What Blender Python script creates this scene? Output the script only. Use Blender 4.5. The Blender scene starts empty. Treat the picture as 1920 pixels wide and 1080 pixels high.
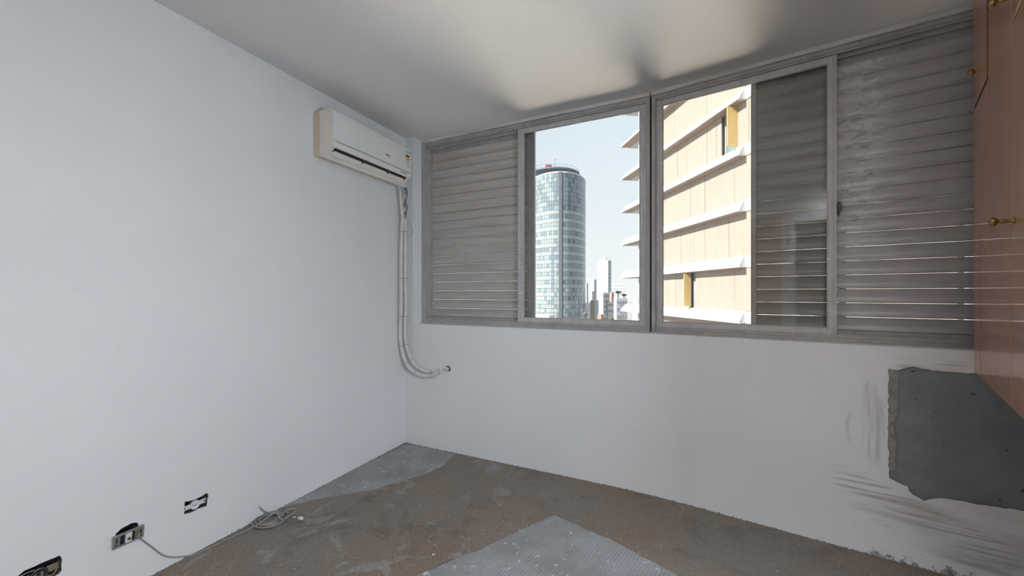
import bpy, bmesh, math, random
from mathutils import Vector, Matrix
from mathutils.geometry import tessellate_polygon

random.seed(7)
SC = bpy.context.scene
COL = SC.collection

# ------------------------------------------------------------------ camera
EYE = 1.24
cam_d = bpy.data.cameras.new('camera')
cam_d.sensor_width = 36.0
cam_d.lens = 36.0 * 800.0 / 1920.0
cam_d.shift_y = 11.0 / 1920.0
cam_d.clip_start = 0.02
cam_d.clip_end = 6000
cam = bpy.data.objects.new('camera', cam_d)
cam.location = (0, 0, EYE)
cam.rotation_euler = (math.radians(90), 0, 0)
COL.objects.link(cam)
SC.camera = cam

# ------------------------------------------------------------------ view
SC.view_settings.view_transform = 'Standard'
SC.view_settings.look = 'None'
SC.view_settings.gamma = 1.0
SC.view_settings.use_curve_mapping = False
SC.view_settings.exposure = 0.0
SC.cycles.sample_clamp_indirect = 40.0
SC.cycles.max_bounces = 9
SC.cycles.blur_glossy = 0.0

# ------------------------------------------------------------------ sky
w = bpy.data.worlds.new('sky')
SC.world = w
w.use_nodes = True
nt = w.node_tree
nt.nodes.clear()
tc = nt.nodes.new('ShaderNodeTexCoord')
sp = nt.nodes.new('ShaderNodeSeparateXYZ')
nt.links.new(tc.outputs['Generated'], sp.inputs[0])
cr = nt.nodes.new('ShaderNodeValToRGB')
nt.links.new(sp.outputs['Z'], cr.inputs[0])
e = cr.color_ramp.elements
e[0].position = 0.0
e[0].color = (0.97, 0.98, 0.99, 1)
e[1].position = 1.0
e[1].color = (0.40, 0.58, 0.86, 1)
m1 = e.new(0.14)
m1.color = (0.89, 0.94, 0.98, 1)
m2 = e.new(0.42)
m2.color = (0.74, 0.85, 0.95, 1)
bg = nt.nodes.new('ShaderNodeBackground')
bg.inputs['Strength'].default_value = 1.06
nt.links.new(cr.outputs[0], bg.inputs[0])
wo = nt.nodes.new('ShaderNodeOutputWorld')
nt.links.new(bg.outputs[0], wo.inputs[0])

# ------------------------------------------------------------------ sun
sun_d = bpy.data.lights.new('sun', 'SUN')
sun_d.energy = 11.5
sun_d.angle = math.radians(0.6)
sun_d.color = (1.0, 0.95, 0.88)
sun = bpy.data.objects.new('sun', sun_d)
SUNV = Vector((-0.90, -0.43, 0)).normalized() * math.cos(math.radians(37)) + Vector((0, 0, math.sin(math.radians(37))))
sun.rotation_euler = SUNV.to_track_quat('Z', 'Y').to_euler()
sun.location = (-20, -20, 60)
COL.objects.link(sun)

# added fill light on the ceiling behind the camera, housing built further down
FILL_POS = Vector((0.19, -0.51, 2.46))
ld = bpy.data.lights.new('fill_light_ceiling', 'AREA')
ld.shape = 'SQUARE'
ld.size = 0.5
ld.energy = 30.0
ld.color = (0.93, 0.96, 1.0)
lo = bpy.data.objects.new('fill_light_ceiling', ld)
lo.location = FILL_POS
COL.objects.link(lo)
# second added fill light, on the right wall beside the camera
FILL_POS_SIDE = Vector((1.300, 0.335, 1.15))
ld2 = bpy.data.lights.new('fill_light_side', 'AREA')
ld2.shape = 'SQUARE'
ld2.size = 0.34
ld2.energy = 53.0
ld2.color = (0.71, 0.86, 1.0)
lo2 = bpy.data.objects.new('fill_light_side', ld2)
lo2.location = FILL_POS_SIDE
lo2.rotation_euler = Vector((0.7456, -0.6664, 0.42)).to_track_quat('Z', 'Y').to_euler()
COL.objects.link(lo2)

# ------------------------------------------------------------------ layout
C = Vector((-0.8885, 3.554))                     # inner corner of the room
UL = Vector((0.885, -0.4658)).normalized()       # left half of the window wall
NL = Vector((-UL.y, UL.x))
K = C + UL * 1.945                               # the wall bends here
UR = Vector((0.8137, -0.5812)).normalized()
NR = Vector((-UR.y, UR.x))
V = Vector((-0.3833, -0.9237)).normalized()      # left wall, towards the camera
CEIL = 2.535
SILL = 0.995
SOFF = 2.51
AL = math.atan2(UL.y, UL.x)
AR = math.atan2(UR.y, UR.x)
AW = math.atan2(V.y, V.x)
RLEN = 1.985
REND = K + UR * RLEN
CABX = Vector((-0.6664, -0.7456)).normalized()   # right wall and cabinet direction
AC_ = math.atan2(CABX.y, CABX.x)


# ------------------------------------------------------------------ materials
MATS = {}


def node(nt, kind, **kw):
    n = nt.nodes.new(kind)
    for k, v in kw.items():
        setattr(n, k, v)
    return n


class MT:
    """small material builder"""

    def __init__(s, name, color=(.8, .8, .8), rough=.6, metal=0.0, spec=.5, coat=0.0):
        s.m = bpy.data.materials.new(name)
        s.m.use_nodes = True
        s.nt = s.m.node_tree
        s.b = s.nt.nodes['Principled BSDF']
        s.b.inputs['Base Color'].default_value = (*color, 1)
        s.b.inputs['Roughness'].default_value = rough
        s.b.inputs['Metallic'].default_value = metal
        s.b.inputs['Specular IOR Level'].default_value = spec
        s.b.inputs['Coat Weight'].default_value = coat
        s.col = None
        s.base = color
        MATS[name] = s.m

    def coord(s, scale=(1, 1, 1), rot=(0, 0, 0), loc=(0, 0, 0), kind='Object'):
        t = node(s.nt, 'ShaderNodeTexCoord')
        m = node(s.nt, 'ShaderNodeMapping')
        m.inputs['Scale'].default_value = scale
        m.inputs['Rotation'].default_value = rot
        m.inputs['Location'].default_value = loc
        s.nt.links.new(t.outputs[kind], m.inputs[0])
        return m.outputs[0]

    def noise(s, co, scale=5, detail=4, rough=.55, lo=.4, hi=.6, dist=0.0):
        n = node(s.nt, 'ShaderNodeTexNoise')
        n.inputs['Scale'].default_value = scale
        n.inputs['Detail'].default_value = detail
        n.inputs['Roughness'].default_value = rough
        n.inputs['Distortion'].default_value = dist
        s.nt.links.new(co, n.inputs['Vector'])
        return s.rng(n.outputs['Fac'], lo, hi)

    def rng(s, v, lo, hi, a=0.0, b=1.0):
        r = node(s.nt, 'ShaderNodeMapRange')
        r.interpolation_type = 'SMOOTHSTEP'
        r.inputs['From Min'].default_value = lo
        r.inputs['From Max'].default_value = hi
        r.inputs['To Min'].default_value = a
        r.inputs['To Max'].default_value = b
        s.nt.links.new(v, r.inputs['Value'])
        return r.outputs[0]

    def math(s, op, a, b=None):
        n = node(s.nt, 'ShaderNodeMath', operation=op)
        for i, x in enumerate((a, b)):
            if x is None:
                continue
            if isinstance(x, (int, float)):
                n.inputs[i].default_value = x
            else:
                s.nt.links.new(x, n.inputs[i])
        return n.outputs[0]

    def mul(s, *a):
        r = a[0]
        for x in a[1:]:
            r = s.math('MULTIPLY', r, x)
        return r

    def xyz(s, co):
        n = node(s.nt, 'ShaderNodeSeparateXYZ')
        s.nt.links.new(co, n.inputs[0])
        return n.outputs

    def mix(s, fac, color, strength=1.0):
        n = node(s.nt, 'ShaderNodeMix', data_type='RGBA')
        if s.col is None:
            n.inputs[6].default_value = (*s.base, 1)
        else:
            s.nt.links.new(s.col, n.inputs[6])
        n.inputs[7].default_value = (*color, 1)
        if strength != 1.0:
            fac = s.math('MULTIPLY', fac, strength)
        s.nt.links.new(fac, n.inputs[0])
        s.col = n.outputs[2]
        s.nt.links.new(s.col, s.b.inputs['Base Color'])
        return s

    def bump(s, h, strength=.2, dist=.01):
        n = node(s.nt, 'ShaderNodeBump')
        n.inputs['Strength'].default_value = strength
        n.inputs['Distance'].default_value = dist
        s.nt.links.new(h, n.inputs['Height'])
        if s.b.inputs['Normal'].is_linked:
            s.nt.links.new(s.b.inputs['Normal'].links[0].from_socket, n.inputs['Normal'])
        s.nt.links.new(n.outputs[0], s.b.inputs['Normal'])
        return s

    def rough(s, v, lo, hi):
        s.nt.links.new(s.rng(v, 0, 1, lo, hi), s.b.inputs['Roughness'])
        return s


def plain(name, color, rough=.6, metal=0.0, var=.12, scale=8, spec=.5, coat=0.0):
    m = MT(name, color, rough, metal, spec, coat)
    c = m.coord()
    m.mix(m.noise(c, scale, 4, .6, .3, .7), tuple(x * (1 - var) for x in color))
    return m.m


def wall_mat(name, color=(.80, .80, .80)):
    m = MT(name, color, .62, spec=.3)
    c = m.coord()
    m.mix(m.noise(c, 1.3, 3, .5, .35, .7), tuple(x * .965 for x in color))
    m.mix(m.noise(c, 38, 3, .6, .66, .72), (.62, .61, .60), .25)
    x, y, z = m.xyz(c)
    # grime along the floor line
    g = m.math('LESS_THAN', z, m.math('MULTIPLY', m.noise(c, 55, 4, .7, .35, .75), .009))
    m.mix(g, (.20, .16, .13), .85)
    m.bump(m.noise(c, 260, 2, .5, .3, .7), .10, .002)
    m.bump(m.noise(c, 5, 3, .5, .2, .8), .10, .01)
    return m


WALL = wall_mat('white_wall_paint').m
cm = MT('ceiling_paint', (.71, .70, .69), .7, spec=.25)
cc = cm.coord()
cm.mix(cm.noise(cc, 1.6, 3, .5, .35, .7), (.68, .67, .66))
cm.bump(cm.noise(cc, 4, 3, .5, .2, .8), .12, .01)
CEILM = cm.m

# right half of the window wall, with trowel smears round the patch (local x = along wall, z = height)
rm = wall_mat('patched_wall_paint')
rc = rm.coord()
rx, ry, rz = rm.xyz(rc)
st = rm.coord(scale=(1.6, 1, 26), rot=(0, math.radians(-21), 0))
streak = rm.noise(st, 1.0, 5, .6, .47, .63, .3)
below = rm.mul(rm.rng(rx, .90, 1.20), rm.rng(rz, .40, .32), rm.rng(rz, .02, .09))
line_a = rm.math('ADD', rz, rm.math('MULTIPLY', rm.math('SUBTRACT', rx, .91), .376))
band = rm.mul(rm.rng(line_a, .455, .40), rm.rng(line_a, .20, .27), below)
rm.mix(rm.mul(streak, band), (.40, .38, .355), .8)
film = rm.mul(rm.rng(rx, 1.08, 1.35), rm.rng(rz, .36, .30), rm.rng(line_a, .22, .33), rm.noise(rm.coord(scale=(2.5, 1, 9), rot=(0, math.radians(-21), 0), loc=(5, 0, 1)), 1.0, 4, .6, .36, .60, .4))
rm.mix(film, (.50, .485, .465), .6)
st1b = rm.coord(scale=(2.0, 1, 60), rot=(0, math.radians(-24), 0), loc=(3, 1, 2))
rm.mix(rm.mul(rm.noise(st1b, 1.0, 4, .6, .50, .60, .2), rm.rng(line_a, .44, .41), rm.rng(line_a, .29, .33), rm.rng(rx, .90, .96)), (.33, .31, .28), .55)
st2 = rm.coord(scale=(34, 1, 2.2), rot=(0, math.radians(4), 0))
streak2 = rm.noise(st2, 1.0, 4, .6, .40, .62, .2)
left_s = rm.mul(rm.rng(rx, 1.03, 1.07), rm.rng(rx, 1.135, 1.10), rm.rng(rz, .40, .50), rm.rng(rz, .85, .79))
rm.mix(rm.mul(streak2, left_s), (.50, .49, .47), .75)
top_s = rm.mul(rm.rng(rx, 1.14, 1.19), rm.rng(rx, 1.42, 1.34), rm.rng(rz, .89, .905), rm.rng(rz, .955, .935))
st3 = rm.coord(scale=(2.2, 1, 40))
rm.mix(rm.mul(rm.noise(st3, 1.0, 4, .6, .35, .6), top_s), (.47, .44, .40), .8)
# grey arc of an old rub mark
dx = rm.math('SUBTRACT', rx, 1.035)
dz = rm.math('MULTIPLY', rm.math('SUBTRACT', rz, .585), .55)
rad = rm.math('SQRT', rm.math('ADD', rm.math('MULTIPLY', dx, dx), rm.math('MULTIPLY', dz, dz)))
arc = rm.mul(rm.rng(rad, .043, .052), rm.rng(rad, .068, .056), rm.rng(rx, 1.025, .99), streak2)
rm.mix(arc, (.50, .49, .48), .6)
# broken plaster foot of the wall
foot = rm.math('LESS_THAN', rz, rm.mul(rm.noise(rc, 17, 5, .7, .40, .75), rm.rng(rx, .95, 1.25), .085))
rm.mix(foot, (.36, .34, .31), .85)
foot2 = rm.math('LESS_THAN', rz, rm.mul(rm.noise(rc, 40, 5, .7, .48, .7), rm.rng(rx, .9, 1.2), .07))
rm.mix(foot2, (.17, .155, .14), .8)
WALLR = rm.m

# floor
fm = MT('bare_screed_floor', (.25, .186, .138), .75, spec=.3)
fc = fm.coord()
fm.mix(fm.noise(fc, 1.1, 5, .6, .42, .58), (.24, .205, .175))
fm.mix(fm.noise(fc, 2.7, 6, .65, .52, .62, .6), (.165, .130, .105), .75)
fx, fy, fz = fm.xyz(fc)
fm.mix(fm.mul(fm.noise(fm.coord(loc=(2, 5, 0)), 3.4, 6, .68, .54, .60, .8), fm.rng(fx, .3, -.1)), (.335, .32, .31), .65)
fm.mix(fm.noise(fm.coord(loc=(7, 1, 0)), 1.4, 5, .6, .50, .66), (.215, .195, .175), .7)
fm.mix(fm.noise(fm.coord(loc=(1, 8, 0)), 16, 5, .7, .60, .66), (.30, .27, .245), .5)
fm.mix(fm.noise(fm.coord(scale=(2, 14, 1), rot=(0, 0, .5)), 4, 5, .7, .64, .69), (.13, .10, .08), .5)
vor = node(fm.nt, 'ShaderNodeTexVoronoi')
vor.inputs['Scale'].default_value = 34
fm.nt.links.new(fm.coord(), vor.inputs['Vector'])
fm.mix(fm.mul(fm.rng(vor.outputs['Distance'], .16, .10), fm.noise(fc, 9, 2, .5, .55, .62)), (.66, .65, .63), .8)
fm.mix(fm.noise(fc, 120, 2, .6, .66, .72), (.50, .46, .42), .5)
fm.mix(fm.noise(fm.coord(loc=(4, 2, 0)), 70, 4, .75, .50, .64), (.12, .095, .078), .55)
fm.mix(fm.noise(fm.coord(loc=(9, 3, 0)), 48, 4, .75, .58, .66), (.36, .25, .17), .5)
fm.mix(fm.noise(fm.coord(loc=(5, 6, 0)), 95, 3, .7, .60, .68), (.40, .375, .35), .5)
fm.mix(fm.noise(fm.coord(scale=(1, 7, 1), rot=(0, 0, -.7), loc=(3, 0, 0)), 9, 5, .75, .58, .68), (.34, .31, .285), .4)
fm.bump(fm.noise(fc, 14, 6, .7, .2, .8), .35, .006)
fm.bump(fm.noise(fc, 150, 3, .7, .2, .8), .25, .002)
FLOOR = fm.m

# ribbed grey mortar left by the old tiles
mm = MT('ribbed_grey_mortar', (.36, .365, .37), .8, spec=.25)
mc = mm.coord()
mm.mix(mm.noise(mc, 3, 5, .6, .4, .62), (.29, .285, .28))
mm.mix(mm.noise(mm.coord(scale=(3, 9, 1), rot=(0, 0, 1.0)), 4, 5, .65, .58, .66), (.27, .23, .20), .6)
mm.mix(mm.noise(mc, 22, 4, .7, .62, .66), (.72, .71, .70), .8)
wv = node(mm.nt, 'ShaderNodeTexWave')
wv.wave_type = 'BANDS'
wv.bands_direction = 'X'
wv.inputs['Scale'].default_value = 1.0
wv.inputs['Distortion'].default_value = 1.6
wv.inputs['Detail'].default_value = 3
wv.inputs['Detail Scale'].default_value = .55
mm.nt.links.new(mm.coord(scale=(19, 19, 1), rot=(0, 0, math.radians(34))), wv.inputs['Vector'])
groove = mm.mul(mm.rng(wv.outputs['Fac'], .09, .0), mm.noise(mc, 5, 4, .6, .32, .62))
mm.mix(groove, (.15, .145, .14), .8)
mm.mix(mm.noise(mc, 80, 4, .7, .52, .66), (.24, .235, .23), .5)
mm.mix(mm.noise(mm.coord(loc=(3, 3, 0)), 130, 3, .7, .62, .70), (.55, .55, .55), .5)
mm.bump(mm.rng(wv.outputs['Fac'], .0, .3), .25, .003)
mm.bump(mm.noise(mc, 120, 3, .7, .2, .8), .25, .002)
MORTAR = mm.m

ce = MT('dark_cement_render', (.22, .236, .24), .9, spec=.2)
c0 = ce.coord()
ce.mix(ce.noise(c0, 4, 5, .6, .4, .65), (.27, .28, .283))
ce.mix(ce.noise(c0, 90, 3, .7, .63, .68), (.34, .35, .355), .7)
ce.mix(ce.noise(c0, 30, 4, .7, .66, .70), (.05, .045, .045), .8)
ce.bump(ce.noise(c0, 160, 3, .7, .2, .8), .45, .004)
CEMENT = ce.m
be = MT('crumbly_beige_mortar', (.36, .34, .31), .9, spec=.2)
c0 = be.coord()
be.mix(be.noise(c0, 25, 5, .7, .42, .62), (.26, .24, .215))
be.bump(be.noise(c0, 60, 5, .7, .2, .8), .5, .006)
MORTAR2 = be.m


def metal_paint(name, color, dirt, strength=.5):
    m = MT(name, color, .5, 0.0, .45)
    c = m.coord(scale=(5, 14, 2.2))
    m.mix(m.noise(c, 3, 5, .65, .42, .64), dirt, strength)
    c2 = m.coord()
    m.mix(m.noise(c2, 30, 5, .7, .60, .66), tuple(min(1, x * 1.45) for x in color), .5)
    m.mix(m.noise(c2, 55, 4, .7, .66, .70), (.09, .08, .07), .6)
    m.bump(m.noise(c2, 80, 3, .6, .2, .8), .12, .002)
    return m.m


FRAME = metal_paint('weathered_grey_aluminium', (.43, .415, .40), (.31, .29, .27))
SASH = metal_paint('weathered_sash_aluminium', (.55, .545, .54), (.40, .385, .365))


def slat_mat(name, base, dirt, light, streaks=False):
    m = MT(name, base, .36, 0, .5)
    c = m.coord(scale=(1.4, 1, 15), kind='Object')
    oi = node(m.nt, 'ShaderNodeObjectInfo')
    mp = c.node if hasattr(c, 'node') else None
    add = node(m.nt, 'ShaderNodeVectorMath', operation='ADD')
    m.nt.links.new(c, add.inputs[0])
    cb = node(m.nt, 'ShaderNodeCombineXYZ')
    m.nt.links.new(m.math('MULTIPLY', oi.outputs['Random'], 37.0), cb.inputs[0])
    m.nt.links.new(m.math('MULTIPLY', oi.outputs['Random'], 91.0), cb.inputs[2])
    m.nt.links.new(cb.outputs[0], add.inputs[1])
    m.mix(m.noise(add.outputs[0], 1.5, 5, .6, .38, .64, .3), dirt, .6)
    m.mix(m.noise(add.outputs[0], 3.5, 5, .65, .56, .70, .2), light, .3)
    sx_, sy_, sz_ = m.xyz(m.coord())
    m.mix(m.mul(m.rng(sz_, .0075, .0035), m.noise(add.outputs[0], 6, 3, .6, .2, .5)), (.10, .088, .075), .85)  # shade of the slat seam painted along the lower edge
    if streaks:
        g = node(m.nt, 'ShaderNodeNewGeometry')
        inv = node(m.nt, 'ShaderNodeVectorTransform', vector_type='POINT', convert_from='WORLD', convert_to='OBJECT')
        m.nt.links.new(g.outputs['Position'], inv.inputs[0])
        x, y, z = m.xyz(inv.outputs[0])
        wx, wy, wz = m.xyz(g.outputs['Position'])
        # rubbed-off paint near the left edge, height taken from the world
        a2 = node(m.nt, 'ShaderNodeVectorMath', operation='MULTIPLY')
        a2.inputs[1].default_value = (11, 11, 24)
        m.nt.links.new(g.outputs['Position'], a2.inputs[0])
        n1 = m.noise(a2.outputs[0], 1.0, 5, .6, .47, .51, 1.2)
        reach = m.rng(wz, 1.25, 2.0, .10, .22)
        fade = m.rng(m.math('SUBTRACT', x, reach), .05, -.08)
        hi = m.mul(n1, fade, m.rng(wz, 1.0, 1.7, .25, 1.0))
        m.mix(hi, (.62, .615, .61), .8)
        a3 = node(m.nt, 'ShaderNodeVectorMath', operation='MULTIPLY')
        a3.inputs[1].default_value = (4, 4, 34)
        m.nt.links.new(g.outputs['Position'], a3.inputs[0])
        n2 = m.noise(a3.outputs[0], 1.0, 4, .6, .54, .57, .8)
        m.mix(m.mul(n2, m.rng(x, .42, .12), m.rng(wz, 1.25, 1.6), m.rng(wz, 2.12, 1.95)), (.60, .595, .59), .6)
    m.bump(m.noise(add.outputs[0], 2, 3, .5, .2, .8), .15, .004)
    return m.m


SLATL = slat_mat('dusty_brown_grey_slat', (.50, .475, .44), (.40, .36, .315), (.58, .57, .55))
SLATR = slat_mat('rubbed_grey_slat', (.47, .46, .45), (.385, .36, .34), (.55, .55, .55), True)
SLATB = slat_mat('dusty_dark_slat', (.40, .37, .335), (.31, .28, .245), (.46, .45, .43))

# glass pane: clear pass-through plus Fresnel reflection
gm = bpy.data.materials.new('window_glass')
gm.use_nodes = True
gt = gm.node_tree
gt.nodes.clear()
fr = node(gt, 'ShaderNodeFresnel')
fr.inputs['IOR'].default_value = 1.52
tr = node(gt, 'ShaderNodeBsdfTransparent')
tr.inputs[0].default_value = (.97, .985, .98, 1)
gl = node(gt, 'ShaderNodeBsdfGlossy')
gl.inputs['Roughness'].default_value = .015
mx = node(gt, 'ShaderNodeMixShader')
go = node(gt, 'ShaderNodeOutputMaterial')
gt.links.new(fr.outputs[0], mx.inputs[0])
gt.links.new(tr.outputs[0], mx.inputs[1])
gt.links.new(gl.outputs[0], mx.inputs[2])
gt.links.new(mx.outputs[0], go.inputs[0])
GLASS = gm


def wood_mat(name, a, b, rough=.3, coat=.6, scale=1.0):
    m = MT(name, a, rough, 0, .5, coat)
    m.b.inputs['Coat Roughness'].default_value = .06
    c = m.coord(scale=(60 * scale, 60 * scale, 2.2 * scale))
    m.mix(m.noise(c, 1.0, 6, .65, .35, .66, .4), b, .75)
    c2 = m.coord(scale=(220 * scale, 220 * scale, 5 * scale))
    m.mix(m.noise(c2, 1.0, 3, .6, .52, .70), tuple(x * .55 for x in b), .5)
    m.mix(m.noise(m.coord(), 2.2, 3, .5, .4, .65), tuple(x * .8 for x in b), .35)
    return m.m


WOOD = wood_mat('varnished_reddish_wood', (.60, .285, .135), (.43, .185, .085))
GAP_SHADE = plain('gap_shade_brown', (.035, .018, .012), .7, 0, .2, 30)  # dark tone painted for the shade in the door gap
WOOD_EDGE = wood_mat('cabinet_edge_wood', (.25, .098, .040), (.18, .068, .028))
BRASS = plain('aged_brass', (.42, .30, .12), .32, 1.0, .35, 40)
ACW = plain('white_air_conditioner_plastic', (.80, .79, .75), .28, 0, .04, 6, .5, .3)
ACF = plain('glossy_white_front_panel', (.82, .82, .79), .13, 0, .03, 4, .5, .5)
ACY = plain('yellowed_plastic', (.66, .55, .40), .5, 0, .10, 10)
ACS = plain('warm_white_plastic', (.76, .70, .62), .45, 0, .05, 10)
BLACK = plain('black_void', (.012, .012, .013), .8, 0, .2, 20)
DARKP = plain('dark_plastic', (.045, .045, .05), .4, 0, .3, 30)
LOGO = plain('dark_logo_print', (.06, .055, .06), .5, 0, .1, 30)
STK_W = plain('sticker_white', (.78, .78, .78), .5, 0, .04, 30)
STK_G = plain('sticker_pale_blue', (.58, .62, .66), .5, 0, .06, 30)
STK_Y = plain('sticker_yellow', (.80, .52, .06), .5, 0, .08, 30)
STK_K = plain('sticker_black', (.05, .045, .03), .5, 0, .1, 30)
PIPE = plain('white_pipe_insulation', (.74, .71, .68), .75, 0, .12, 18)
TIE = plain('brownish_tape_tie', (.46, .37, .29), .7, 0, .2, 40)
FOIL = plain('grey_foil_tape', (.30, .31, .32), .5, .4, .35, 60)
WIRE = plain('thin_beige_wire', (.50, .45, .40), .6, 0, .2, 30)
CABLE = plain('grey_tv_cable', (.36, .34, .315), .5, 0, .2, 30)
STEEL = plain('dull_zinc_steel', (.42, .41, .38), .42, .55, .3, 50)
WPLA = plain('white_outlet_plastic', (.76, .77, .79), .4, 0, .05, 30)
TANM = plain('tan_steel_strap', (.30, .245, .16), .5, .2, .35, 40)
BRICK = plain('raw_wall_inside', (.13, .10, .085), .9, 0, .4, 40)
CHIP = plain('plaster_chip', (.72, .71, .69), .9, 0, .1, 60)
LIPM = MT('rough_plaster_lip', (.70, .68, .66), .8)
LIPM.mix(LIPM.noise(LIPM.coord(scale=(1, 6, 6)), 7, 4, .6, .4, .65), (.58, .55, .52))
LIPM = LIPM.m


# ------------------------------------------------------------------ mesh helpers
class MB:
    def __init__(s):
        s.v = []
        s.f = []
        s.mi = []

    def add(s, vs, fs, mi=0):
        o = len(s.v)
        s.v += [tuple(p) for p in vs]
        s.f += [tuple(i + o for i in q) for q in fs]
        s.mi += [mi] * len(fs)
        return s

    def box(s, x0, x1, y0, y1, z0, z1, mi=0, M=None):
        vs = [Vector((x, y, z)) for x in (x0, x1) for y in (y0, y1) for z in (z0, z1)]
        if M is not None:
            vs = [M @ p for p in vs]
        return s.add(vs, [(0, 1, 3, 2), (4, 6, 7, 5), (0, 4, 5, 1), (2, 3, 7, 6), (0, 2, 6, 4), (1, 5, 7, 3)], mi)

    def prism(s, poly, fn, a, b, mi=0):
        """poly: list of 2-D points; fn(p, h) -> 3-D point; extruded from a to b"""
        n = len(poly)
        vs = [fn(p, a) for p in poly] + [fn(p, b) for p in poly]
        fs = [(i, (i + 1) % n, n + (i + 1) % n, n + i) for i in range(n)]
        tri = tessellate_polygon([[Vector((p[0], p[1], 0)) for p in poly]])
        fs += [tuple(t) for t in tri] + [tuple(n + i for i in t) for t in tri]
        return s.add(vs, fs, mi)

    def tube(s, pts, r, n=8, cap=True, mi=0):
        pts = [Vector(p) for p in pts]
        rings = []
        up = Vector((0, 0, 1))
        prev = None
        for i, p in enumerate(pts):
            t = (pts[min(i + 1, len(pts) - 1)] - pts[max(i - 1, 0)])
            if t.length < 1e-9:
                t = Vector((0, 0, 1))
            t.normalize()
            if prev is None:
                a = t.cross(up if abs(t.z) < .9 else Vector((1, 0, 0))).normalized()
            else:
                a = (prev - t * prev.dot(t)).normalized()
            prev = a
            b = t.cross(a)
            rr = r(i / max(1, len(pts) - 1)) if callable(r) else r
            rings.append([p + (a * math.cos(k * 2 * math.pi / n) + b * math.sin(k * 2 * math.pi / n)) * rr for k in range(n)])
        vs = [q for R in rings for q in R]
        fs = []
        for i in range(len(rings) - 1):
            for k in range(n):
                k2 = (k + 1) % n
                fs.append((i * n + k, i * n + k2, (i + 1) * n + k2, (i + 1) * n + k))
        if cap:
            fs.append(tuple(range(n)))
            fs.append(tuple((len(rings) - 1) * n + k for k in reversed(range(n))))
        return s.add(vs, fs, mi)

    def lathe(s, prof, fn, n=16, mi=0):
        """prof: list of (axial, radius); fn(axial, cx, cy) -> 3-D"""
        vs = []
        for a, r in prof:
            for k in range(n):
                t = k * 2 * math.pi / n
                vs.append(fn(a, r * math.cos(t), r * math.sin(t)))
        fs = []
        for i in range(len(prof) - 1):
            for k in range(n):
                k2 = (k + 1) % n
                fs.append((i * n + k, i * n + k2, (i + 1) * n + k2, (i + 1) * n + k))
        fs.append(tuple(range(n)))
        fs.append(tuple((len(prof) - 1) * n + k for k in range(n)))
        return s.add(vs, fs, mi)

    def mesh(s, name, mats):
        me = bpy.data.meshes.new(name)
        me.from_pydata(s.v, [], s.f)
        bm = bmesh.new()
        bm.from_mesh(me)
        bmesh.ops.recalc_face_normals(bm, faces=bm.faces)
        bm.to_mesh(me)
        bm.free()
        if not isinstance(mats, (list, tuple)):
            mats = [mats]
        for m in mats:
            me.materials.append(m)
        if len(mats) > 1:
            for p, i in zip(me.polygons, s.mi):
                p.material_index = i
        me.update()
        return me

    def build(s, name, mats, parent=None, smooth=False, bevel=0.0):
        return link(name, s.mesh(name, mats), parent, smooth, bevel)


def link(name, me, parent=None, smooth=False, bevel=0.0):
    o = bpy.data.objects.new(name, me)
    COL.objects.link(o)
    o.parent = parent
    if smooth:
        for p in me.polygons:
            p.use_smooth = True
    if bevel:
        b = o.modifiers.new('bevel', 'BEVEL')
        b.width = bevel
        b.segments = 2
        b.limit_method = 'ANGLE'
    return o


def empty(name, loc=(0, 0, 0), rz=0.0, parent=None):
    o = bpy.data.objects.new(name, None)
    COL.objects.link(o)
    o.location = loc
    o.rotation_euler = (0, 0, rz)
    o.empty_display_size = .1
    o.parent = parent
    return o


def tag(o, label, cat=None, group=None, kind=None):
    o['label'] = label
    if cat:
        o['category'] = cat
    if group:
        o['group'] = group
    if kind:
        o['kind'] = kind
    return o


def place(o, p, rz):
    o.location = (p[0], p[1], p[2] if len(p) > 2 else 0.0)
    o.rotation_euler = (0, 0, rz)
    return o


def crv(pts, n=8):
    """Catmull-Rom through the points"""
    P = [Vector(p) for p in pts]
    P = [P[0] * 2 - P[1]] + P + [P[-1] * 2 - P[-2]]
    out = []
    for i in range(1, len(P) - 2):
        a, b, c, d = P[i - 1:i + 3]
        for k in range(n):
            t = k / n
            out.append(.5 * ((2 * b) + (c - a) * t + (2 * a - 5 * b + 4 * c - d) * t * t + (3 * b - a - 3 * c + d) * t ** 3))
    out.append(P[-2])
    return out


def jag(poly, step=.012, amp=.003, seed=1, closed=True):
    """subdivide a 2-D outline and roughen it"""
    rn = random.Random(seed)
    out = []
    n = len(poly)
    for i in range(n if closed else n - 1):
        a = Vector(poly[i])
        b = Vector(poly[(i + 1) % n])
        L = (b - a).length
        k = max(1, int(L / step))
        nrm = Vector((-(b - a).y, (b - a).x)).normalized()
        for j in range(k):
            p = a.lerp(b, j / k)
            if j:
                p = p + nrm * rn.uniform(-amp, amp)
            out.append((p.x, p.y))
    return out


def face_with_holes(outer, holes, fn):
    loops = [[Vector((p[0], p[1], 0)) for p in outer]] + [[Vector((p[0], p[1], 0)) for p in h] for h in holes]
    tri = tessellate_polygon(loops)
    flat = [p for l in loops for p in l]
    return [fn(p.x, p.y) for p in flat], [tuple(t) for t in tri]


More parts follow.
